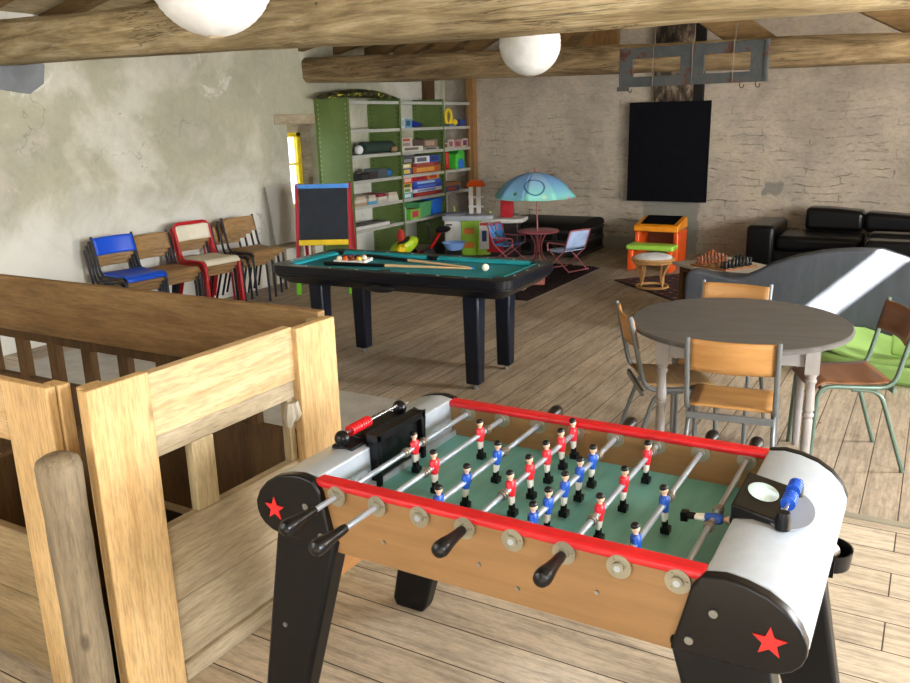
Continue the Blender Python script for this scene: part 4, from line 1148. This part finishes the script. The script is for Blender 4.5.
# trunk
t = thing('travelling_chest', 'old black travelling trunk with a domed lid against the back wall', 'trunk', (-4.30, 10.06, 0), 0)
MB().box(-.5, .5, -.40, .40, .03, .36).build('trunk_body', M_trunk, t, bevel=.01)
P = [(-.41, .36)] + [(-.41 * math.cos(PI * i / 10), .40 + .075 * math.sin(PI * i / 10)) for i in range(11)] + [(.41, .36)]
MB().prism(P, 'x', -.51, .51).build('lid', M_trunk, t, bevel=.006)
for x in (-.45, -.15, .15, .45):
    MB().box(x - .03, x + .03, -.412, -.4, .03, .36).build('slat', C('1d1b18', .6), t, bevel=.003)
for z in (.05, .2, .33): MB().box(-.505, .505, -.415, -.402, z - .018, z + .018).build('band', C('26231e', .5), t)
for z in (.05, .2, .33): MB().box(.5, .512, -.4, .4, z - .018, z + .018).build('band', C('26231e', .5), t)
MB().box(.512, .53, -.08, .08, .24, .27).build('handle', C('2c2620', .6), t)

# dark rug
b = MB(); rnd = random.Random(3)
b.grid(lambda u, v: (-.63 + 1.26 * u, -1.0 + 2.0 * v, .022 + rnd.uniform(-.008, .008) if .02 < u < .98 and .02 < v < .98 else .004), 60, 90)
tag(b.build('shag_rug', M_rugdark, loc=(-3.98, 8.14, 0), solid=.006, smooth=180), 'dark brown shaggy rug under the umbrella table', 'rug')
tag(MB().prism([(-.1, 0), (.1, 0), (.115, .19), (-.115, .19)], 'y', -.09, .09).build('storage_tub', M_terra, loc=(-3.58, 7.82, .034), rot=Z3(25), bevel=.01), 'terracotta pink tub on the dark rug behind the pool table', 'tub')
t = thing('plush_toy', 'soft pink plush toy on the dark rug by the pool table leg', 'toy', (-3.55, 7.42, .034), 0)
MB().ball((0, 0, .07), .075, s=(1, 1, .9)).build('body', M_pinksoft, t); MB().ball((.03, -.02, .16), .05).build('head', M_pinksoft, t)

# umbrella table
t = thing('umbrella_table', 'round rose coloured child table on bent tube legs', 'table', (-4.09, 9.03, .028))
MB().lathe([(0, .375), (.22, .375), (.245, .38), (.25, .395), (.24, .402), (0, .402)], 32).build('tabletop', M_pinkmetal, t)
for i in range(4):
    a = PI / 4 + i * PI / 2
    c, s = math.cos(a), math.sin(a)
    MB().tube(fillet([(.11 * c, .11 * s, .375), (.035 * c, .035 * s, .25), (.05 * c, .05 * s, .08), (.15 * c, .15 * s, .0)], .08), .009).build('leg', M_pinkmetal, t)
U = thing('parasol', 'child parasol with blue and green printed canopy through the small table', 'umbrella', (-4.09, 9.03, .028), 10)
MB().tube([(0, 0, .14), (-.02, 0, .75), (-.045, 0, 1.06)], .009, 10).build('pole', M_pinkmetal, U)
def gore(name, i0, mat, mats=None, deco=None):
    b = MB(); nseg = 8
    a0, a1 = 2 * PI * i0 / nseg, 2 * PI * (i0 + 1) / nseg
    def P(u, v):
        rr = .50 * u
        an = a0 + (a1 - a0) * v
        sag = 1 - .10 * math.sin(PI * v) * u
        x, y = rr * math.cos(an) * sag, rr * math.sin(an) * sag
        z = 1.08 - .235 * u ** 2.8 - .05 * u - .012 * math.sin(PI * v) * u
        return (-.045 + x, y, z)
    b.grid(P, 8, 6)
    return b.build(name, mat, U, solid=.003)
def canopy_mat(k):
    m, nt, p = nodes('canopy_print_%d' % k)
    sx = N(nt, 'ShaderNodeSeparateXYZ'); nt.links.new(coords(nt), sx.inputs[0])
    col = ramp(nt, sx.outputs['Z'], [(.74, hexc(['7fd0b4', '6bbd8c', '7accc4'][k % 3])), (.86, hexc(['8fdcd8', '86cfe0', '86c4ec'][k % 3])), (1.0, hexc(['9cc4ec', '7fb4ee', '8abcf0'][k % 3]))])
    vo = N(nt, 'ShaderNodeTexVoronoi', Scale=9.0); nt.links.new(coords(nt), vo.inputs['Vector'])
    f = ramp(nt, vo.outputs['Distance'], [(.2, G_(1)), (.24, G_(0))])
    lo = ramp(nt, sx.outputs['Z'], [(.86, G_(1)), (.92, G_(0))])
    q = N(nt, 'ShaderNodeMath', _operation='MULTIPLY'); nt.links.new(f, q.inputs[0]); nt.links.new(lo, q.inputs[1])
    col = mix(nt, q.outputs[0], col, [hexc('c8dcc0'), hexc('d890b8'), hexc('3c7f5c')][k % 3])
    ds = N(nt, 'ShaderNodeVectorMath', _operation='DISTANCE'); nt.links.new(coords(nt), ds.inputs[0])
    ds.inputs[1].default_value = (.037, -.33, .93)
    col = mix(nt, ramp(nt, ds.outputs['Value'], [(.1, G_(0)), (.108, G_(1)), (.118, G_(1)), (.126, G_(0))]), col, hexc('1f5a86'))
    nt.links.new(col, p.inputs['Base Color']); p.inputs['Roughness'].default_value = .6
    return m
cm = [canopy_mat(k) for k in range(3)]
for i in range(8): gore('canopy_panel', i, cm[i % 3])
MB().cyl((-.045, 0, 1.075), (-.045, 0, 1.135), .012, .006).build('finial', M_pinkmetal, U)

def kid_chair(label, loc, rz, cloth):
    t = thing('folding_chair', label, 'chair', loc, rz, 'folding child chairs')
    hw = .17
    for s in (-1, 1):
        MB().tube([(.16, s * hw, 0), (-.12, s * hw, .24), (-.2, s * hw, .46)], .008).build('frame_tube', M_pinkmetal, t)
        MB().tube([(-.18, s * (hw - .015), 0), (.14, s * (hw - .015), .24)], .008).build('leg', M_pinkmetal, t)
        MB().tube(fillet([(.13, s * (hw + .005), .22), (.14, s * (hw + .005), .315), (-.14, s * (hw + .005), .315)], .03), .009).build('armrest', M_pinkmetal, t)
    MB().tube([(.16, -hw, 0.008), (.16, hw, .008)], .008).tube([(-.18, -hw, .008), (-.18, hw, .008)], .008).build('foot_bar', M_pinkmetal, t)
    MB().tube(fillet([(-.185, -hw, .42), (-.205, -hw, .47), (-.205, hw, .47), (-.185, hw, .42)], .03), .008).build('back_bar', M_pinkmetal, t)
    MB().grid(lambda u, v: (.14 - .27 * u, (v - .5) * 2 * (hw - .012), .235 - .02 * math.sin(PI * u)), 8, 6).build('seat', cloth, t, solid=.008)
    MB().grid(lambda u, v: (-.125 - .075 * u - .012 * math.sin(PI * v), (v - .5) * 2 * (hw - .012), .26 + .2 * u), 6, 8).build('backrest', cloth, t, solid=.008)
kid_chair('pale blue folding child chair on the right of the parasol table', (-3.62, 8.78, .028), 160, M_paleblue)
kid_chair('blue printed folding child chair on the left of the parasol table', (-4.46, 8.98, .028), 0, M_print)

# child desk, bench, stool
t = thing('child_desk', 'orange child desk with amber top and slanted black board against the back wall', 'desk', (-2.86, 9.9, 0))
for s in (-1, 1):
    b = MB(); b.box(s * .235 - .03, s * .235 + .03, -.2, .2, 0, .38); b.build('side_leg', M_orange, t, bevel=.015)
MB().hexa([(-.27, -.24, .38), (.27, -.24, .38), (.27, .2, .40), (-.27, .2, .40)], [(-.265, -.23, .45), (.265, -.23, .45), (.265, .19, .53), (-.265, .19, .53)]).build('desktop', M_amber, t, bevel=.015)
MB().hexa([(-.2, -.16, .4635), (.2, -.16, .4635), (.21, .17, .5265), (-.21, .17, .5265)], [(-.2, -.16, .469), (.2, -.16, .469), (.21, .17, .532), (-.21, .17, .532)]).build('writing_board', M_slate, t)
MB().box(-.25, .25, .16, .19, .1, .35).build('rear_panel', C('7a3a1a', .5), t)
t = thing('child_bench', 'lime topped child bench with orange legs in front of the desk', 'bench', (-2.76, 9.22, 0))
MB().box(-.27, .27, -.12, .12, .24, .3).build('seat', C('a6dc50', .4), t, bevel=.02, seg=3)
for s in (-1, 1): MB().box(s * .225 - .035, s * .225 + .035, -.1, .1, 0, .24).build('leg', M_orange, t, bevel=.015)
t = thing('wicker_stool', 'round wicker stool with a white tufted cushion', 'stool', (-2.44, 8.2, .012))
for z, r in ((.0, .155), (.255, .19), (.285, .205)):
    MB().tube([(r * math.cos(2 * PI * i / 24), r * math.sin(2 * PI * i / 24), z + .014) for i in range(24)], .014, 8, closed=True).build('hoop', M_wicker, t)
for i in range(4):
    a = PI / 4 * 1.3 + i * PI / 2
    for da in (-.12, .12):
        c, s = math.cos(a + da), math.sin(a + da); c2, s2 = math.cos(a - da * .3), math.sin(a - da * .3)
        MB().tube(fillet([(.155 * c2, .155 * s2, .014), (.135 * c, .135 * s, .13), (.195 * math.cos(a + da * 2.4), .195 * math.sin(a + da * 2.4), .27)], .1), .010).build('leg', M_wicker, t)
MB().lathe([(0, .285), (.19, .285), (.2, .29), (.2, .3), (0, .302)], 24).build('seat', M_wicker, t)
b = MB()
def cu(u, v):
    r = .195 * u; a = 2 * PI * v
    d = 0
    for k in range(6):
        kx, ky = .11 * math.cos(k * PI / 3), .11 * math.sin(k * PI / 3)
        d += .014 * math.exp(-((r * math.cos(a) - kx) ** 2 + (r * math.sin(a) - ky) ** 2) / .0006)
    return (r * math.cos(a), r * math.sin(a), .305 + .045 * math.sqrt(max(0, 1 - u ** 3)) - d)
b.grid(cu, 12, 36); b.lathe([(.0, .303), (.195, .303), (.195, .306)], 36)
b.build('cushion', C('d5d8de', .9), t, smooth=80)

# red patterned rug, low table, chess set
tag(MB().box(-.95, .95, -.6, .6, 0, .012).build('patterned_rug', M_persian, loc=(-1.83, 8.27, 0), rot=Z3(-42.3)), 'red and brown patterned rug under the wicker stool and low table', 'rug')
a0 = math.degrees(math.atan2(6.81 - 7.423, -1.324 + 2.032))
t = thing('coffee_table', 'low pale topped table with dark legs carrying the chess set', 'table', (-2.032, 7.423, .0125), a0)
TW, TD = .95, .62
MB().box(0, TW, 0, TD, .385, .41).build('tabletop', C('b9b3aa', .35), t, bevel=.004)
MB().box(.05, TW - .05, .05, TD - .05, .33, .385).build('apron', M_darkwood, t)
for x in (.05, TW - .1):
    for y in (.05, TD - .1): MB().box(x, x + .05, y, y + .05, 0, .33).build('leg', M_darkwood, t)
MT = Matrix.Translation(t.location) @ Matrix.Rotation(R(a0), 4, 'Z')
bc_ = MT @ Vector((.40, .26, .4105))
rzb = a0 + 12
t = thing('chessboard', 'brown wooden chessboard on the low table', 'chessboard', bc_, rzb)
MB().box(-.2, .2, -.2, .2, 0, .014).build('board', wood('board_wood', '8a5a35', 'a87348', 'x', 1, .5, False), t, bevel=.003)
dk = MB()
lt = MB()
q = .044
for i in range(8):
    for j in range(8):
        (dk if (i + j) % 2 else lt).box((i - 4) * q, (i - 3) * q, (j - 4) * q, (j - 3) * q, .0139, .0146)
dk.build('dark_squares', C('3a2216', .5), t); lt.build('light_squares', C('c8a878', .5), t)
BM = Matrix.Translation(bc_) @ Matrix.Rotation(R(rzb), 4, 'Z')
PR = {'pawn': [(.013, 0), (.014, .006), (.008, .012), (.006, .026), (.009, .028), (.005, .03), (.009, .037), (.007, .044), (0, .047)],
      'rook': [(.016, 0), (.016, .008), (.01, .014), (.009, .038), (.013, .042), (.013, .052), (0, .052)],
      'knight': [(.016, 0), (.016, .008), (.01, .014), (.012, .034), (.009, .05), (.004, .06), (0, .061)],
      'bishop': [(.016, 0), (.016, .008), (.009, .014), (.007, .042), (.011, .045), (.008, .048), (.01, .058), (.003, .068), (0, .072)],
      'queen': [(.017, 0), (.017, .009), (.01, .016), (.008, .05), (.013, .055), (.009, .058), (.014, .075), (.006, .078), (0, .084)],
      'king': [(.017, 0), (.017, .009), (.01, .016), (.009, .056), (.014, .06), (.01, .064), (.015, .084), (.004, .088), (.003, .1), (0, .1)]}
order = ['rook', 'knight', 'bishop', 'queen', 'king', 'bishop', 'knight', 'rook']
proto = {}
M_cb, M_ck = C('8a4e30', .35), C('101116', .35)
for col, mm, r0, r1 in (('brown', M_cb, 0, 1), ('black', M_ck, 7, 6)):
    for kind, row in [(k, r0) for k in order] + [('pawn', r1)] * 8:
        cnt = proto.setdefault((col, kind, 'n'), 0); proto[(col, kind, 'n')] += 1
        j = [i for i, k in enumerate(order) if k == kind][cnt] if kind != 'pawn' else cnt
        p = BM @ Vector(((row - 3.5) * q, (j - 3.5) * q, .0147))
        one = kind in ('queen', 'king')
        if (col, kind) not in proto:
            o = MB().lathe([(r * 1.25, z * 1.25) for r, z in PR[kind]], 12).build('chess_' + kind, mm)
            tag(o, ('%s chess %s on the wooden chessboard' if one else '%s chess %s standing on the wooden chessboard') % (col, kind), 'chess piece', '%s chess %ss' % (col, kind))
            proto[(col, kind)] = o
        else:
            o = proto[(col, kind)].copy(); COL.objects.link(o)
        o.location = p

# ---------------------------------------------------------------- sofa, armchair, couch, green slide
t = thing('leather_sofa', 'black leather sofa against the back wall', 'sofa', (-.73, 9.95, 0))
MB().box(-1.02, 1.1, -.42, .4, .05, .26).build('base', M_leather, t, bevel=.03, seg=3)
MB().box(-1.06, -.76, -.48, .42, .02, .525).build('armrest', M_leather, t, bevel=.05, seg=4)
MB().box(.95, 1.25, -.48, .42, .02, .525).build('armrest', M_leather, t, bevel=.05, seg=4)
for x0_, x1_ in ((-.75, .09), (.1, .94)):
    MB().box(x0_, x1_, -.46, .16, .26, .42).build('seat_cushion', M_leather, t, bevel=.05, seg=4)
def bcush(x0, x1, h0, h1):
    b = MB()
    k = 8
    top = [(x0 + (x1 - x0) * i / k, h0 + (h1 - h0) * i / k + .012 * math.sin(PI * i / k)) for i in range(k + 1)]
    b.prism([(x0, .42)] + top + [(x1, .42)], 'y', .1, .40)
    return b.build('back_cushion', M_leather, t, bevel=.05, seg=4)
bcush(-.54, .06, .675, .64); bcush(.065, .95, .64, .56)
t = thing('leather_armchair', 'black leather armchair at the right end of the sofa', 'armchair', (.06, 8.83, 0))
MB().box(-.6, .62, -.35, -.12, .02, .545).build('armrest', M_leather, t, bevel=.04, seg=4)
MB().box(-.6, .62, .2, .42, .02, .545).build('armrest', M_leather, t, bevel=.04, seg=4)
MB().box(-.58, .6, -.12, .2, .05, .38).build('seat', M_leather, t, bevel=.04, seg=3)
MB().box(.4, .64, -.14, .22, .3, .7).build('backrest', M_leather, t, bevel=.04, seg=3)

t = thing('chaise_couch', 'grey upholstered chaise couch with a curved rising back, a band of sun across it', 'couch', (-.75, 6.4, 0))
prof = [(-.895, .0), (-.895, .47), (-.885, .515), (-.85, .54), (-.78, .535), (-.66, .51), (-.55, .495), (-.47, .51), (-.37, .56), (-.27, .622), (-.1, .69), (.07, .733), (.27, .759), (.46, .765), (.63, .709), (.82, .62), (1.0, .55), (1.05, .5), (1.05, 0)]
b = MB()
Pn = [(x, z) for x, z in prof]
b.prism(Pn, 'y', 0, .16)
b.build('curved_back', M_grey_fab, t, bevel=.035, seg=4, smooth=50)
MB().box(-.86, 1.02, .14, .62, .08, .36).build('seat_base', M_grey_fab, t, bevel=.04, seg=3)
MB().box(-.84, 1.0, .16, .62, .36, .44).build('seat_cushion', M_grey_fab, t, bevel=.035, seg=3)

t = thing('garden_slide', 'lime green plastic toddler slide in front of the grey couch', 'slide', (-.30, 6.06, 0), -22)
def sl(u, v):
    x = -.55 + 1.25 * u
    w = .27 + .04 * math.sin(PI * u)
    y = (v - .5) * 2
    zc = .04 + (.15 * ((.55 - u) / .55) ** 1.6 if u < .55 else .16 * ((u - .55) / .45) ** 1.5)
    side = .09 * abs(y) ** 3 + .03
    return (x, y * w, zc + side)
MB().grid(sl, 24, 14).build('slide_bed', M_lime, t, solid=.02)
def sk(u, v):
    a = 2 * PI * u
    k = .9 - .16 * v
    return (.07 + .62 * math.cos(a) * (.8 + .2 * v), .29 * math.sin(a) * (.8 + .2 * v), .0 + .14 * v)
MB().grid(sk, 40, 4).build('base_skirt', M_lime, t, solid=.012)
b = MB(); b.box(.10, .42, .10, .14, .1, .34); o = b.build('handle_block', C('b9d98a', .45), t, bevel=.03, seg=3)
for x in (.19, .32): MB().box(x - .025, x + .025, .094, .101, .24, .31).build('hand_slot', M_limebright, o, bevel=.012)
MB().box(-.62, -.56, -.16, .16, .04, .16).build('foot_block', M_limebright, t, bevel=.015)

# ---------------------------------------------------------------- lanterns, iron frame, black panel
def lantern(label, loc, r):
    t = thing('paper_lantern', label, 'lantern', loc, 0, 'paper lanterns')
    prof = []
    n = 44
    for i in range(n + 1):
        th = .12 + (PI - .24) * i / n
        rr = r * math.sin(th) * (1 + (.010 if i % 2 else -.006))
        prof.append((rr, -r * math.cos(th)))
    b = MB(); vs, fs = [], []
    m = 40
    rnd = random.Random(int(r * 1000))
    for q_, z in prof:
        for j in range(m):
            a = 2 * PI * j / m; w = 1 + rnd.uniform(-.006, .006)
            vs.append((q_ * w * math.cos(a), q_ * w * math.sin(a), z))
    for i in range(n):
        for j in range(m):
            fs.append((i * m + j, i * m + (j + 1) % m, (i + 1) * m + (j + 1) % m, (i + 1) * m + j))
    b.add(vs, fs).build('shade', M_paper, t, smooth=70)
    z0 = -r * math.cos(.12); rr = r * math.sin(.12)
    MB().tube([(rr * math.cos(2 * PI * j / 20), rr * math.sin(2 * PI * j / 20), z0) for j in range(20)], .004, 6, closed=True).build('rim', C('b8a888', .5), t)
    top = roof_z(loc[0]) - loc[2]
    MB().tube([(0, 0, r * .7), (0, 0, top)], .004, 6).build('cord', M_white, t)
    MB().lathe([(0, 0), (.03, 0), (.034, .06), (.012, .09), (0, .09)], 14, c=(0, 0, r * .62)).build('bulb_holder', M_white, t)
lantern('large white paper lantern nearest, cut by the top edge in front of the pale beam', (-2.38, 2.374, 2.254), .226)
lantern('smaller white paper lantern hanging between the two beams', (-2.687, 5.785, 2.236), .222)

t = thing('iron_frame', 'rusty grey iron plate with two rectangular holes hung on wires before the back beam', 'iron plate', (-1.84, 7.0, 2.1))
b = MB()
for x0_, x1_, za, zb in ((-.585, .585, .07, .155), (-.585, .585, -.155, -.075), (-.585, -.47, -.075, .07), (-.075, .115, -.075, .07), (.47, .585, -.075, .07)):
    b.box(x0_, x1_, -.012, .012, za, zb)
b.box(.575, .60, -.02, .045, -.155, .155); b.box(-.6, -.5, -.02, .0, -.185, -.15)
b.build('plate', M_rust, t, bevel=.002)
for x, tp in ((-.3, .6), (.02, .6), (.34, .6)):
    MB().tube([(x, -.016, -.15), (x, -.016, .15), (x + .01, 0, .2), (x + .005, 0, tp)], .0035, 6).build('wire', C('5a4a3c', .6), t)
for x in (-.5, -.03, .4, .52): MB().tube(fillet([(x, -.01, -.15), (x, -.02, -.19), (x + .03, -.03, -.2), (x + .035, -.03, -.17)], .015), .004, 6).build('hook', C('4a3528', .6), t)
tag(MB().box(-.51, .505, -.02, .0, -.61, .615).build('hanging_board', M_slate, loc=(-2.99, YB - .101, 1.265), rot=(0, R(.2), 0)), 'large plain black panel hanging on the back wall', 'panel')

# ---------------------------------------------------------------- light
W = D.worlds.new('World'); bpy.context.scene.world = W; W.use_nodes = True
bg = W.node_tree.nodes['Background']; bg.inputs['Color'].default_value = (.80, .90, 1, 1); bg.inputs['Strength'].default_value = 2.2
def area(name, loc, target, sx, sy, power, col=(1, .97, .93)):
    l = D.lights.new(name, 'AREA'); l.shape = 'RECTANGLE'; l.size = sx; l.size_y = sy; l.energy = power; l.color = col
    o = D.objects.new(name, l); COL.objects.link(o); o.location = loc
    d = Vector(target) - Vector(loc); o.rotation_euler = d.to_track_quat('-Z', 'Z').to_euler()
    return o
area('window_light_and_fill', (XR - .02, 1.9, 1.52), (-3, 1.9, .9), 2.5, 1.3, 265, (.91, .96, 1))
area('window_light_and_fill', (XR - .02, 5.9, 1.5), (-3, 5.9, .9), 1.4, 1.2, 185, (1, .98, .95))
area('window_light_and_fill', (-3.3, YF + .02, 1.5), (-3.3, 6, .9), 1.8, 1.2, 22, (1, .97, .93))  # added fill lamp behind the camera, its window is made up
area('window_light_and_fill', (.8, YF + .02, 1.5), (.4, 6, .9), 2.2, 1.2, 24, (1, .97, .93))  # second added fill lamp, at the other made-up front opening
s = D.lights.new('sun', 'SUN'); s.energy = 60; s.angle = R(.6); s.color = (1, .96, .9)
so = D.objects.new('sun', s); COL.objects.link(so); so.location = (6, -2, 6)
so.rotation_euler = (-Vector((1, -.8, 1))).to_track_quat('-Z', 'Y').to_euler()

# ---------------------------------------------------------------- camera
cam = D.cameras.new('camera'); co = D.objects.new('camera', cam); COL.objects.link(co)
pitch, roll, yaw, H = R(14.88), R(1.506), R(30.33), 1.7
cp, sp, cr, sr = math.cos(pitch), math.sin(pitch), math.cos(roll), math.sin(roll)
fw, rt_, dn = Vector((0, cp, -sp)), Vector((1, 0, 0)), Vector((0, -sp, -cp))
r2, d2 = cr * rt_ + sr * dn, -sr * rt_ + cr * dn
A_ = Vector((math.sin(yaw), math.cos(yaw), 0)); B_ = Vector((math.cos(yaw), -math.sin(yaw), 0)); Zv = Vector((0, 0, 1))
tr = lambda v: Vector((v.dot(B_), v.dot(A_), v.dot(Zv)))
X, Y, Zc = tr(r2), -tr(d2), -tr(fw)
M = Matrix(((X.x, Y.x, Zc.x, 0), (X.y, Y.y, Zc.y, 0), (X.z, Y.z, Zc.z, H), (0, 0, 0, 1)))
co.matrix_world = M
cam.sensor_width = 36; cam.lens = 825 / 910 * 36; cam.clip_start = .05
sc = bpy.context.scene
sc.camera = co
sc.view_settings.view_transform = 'Standard'; sc.view_settings.look = 'None'; sc.view_settings.gamma = 1
sc.view_settings.exposure = .85
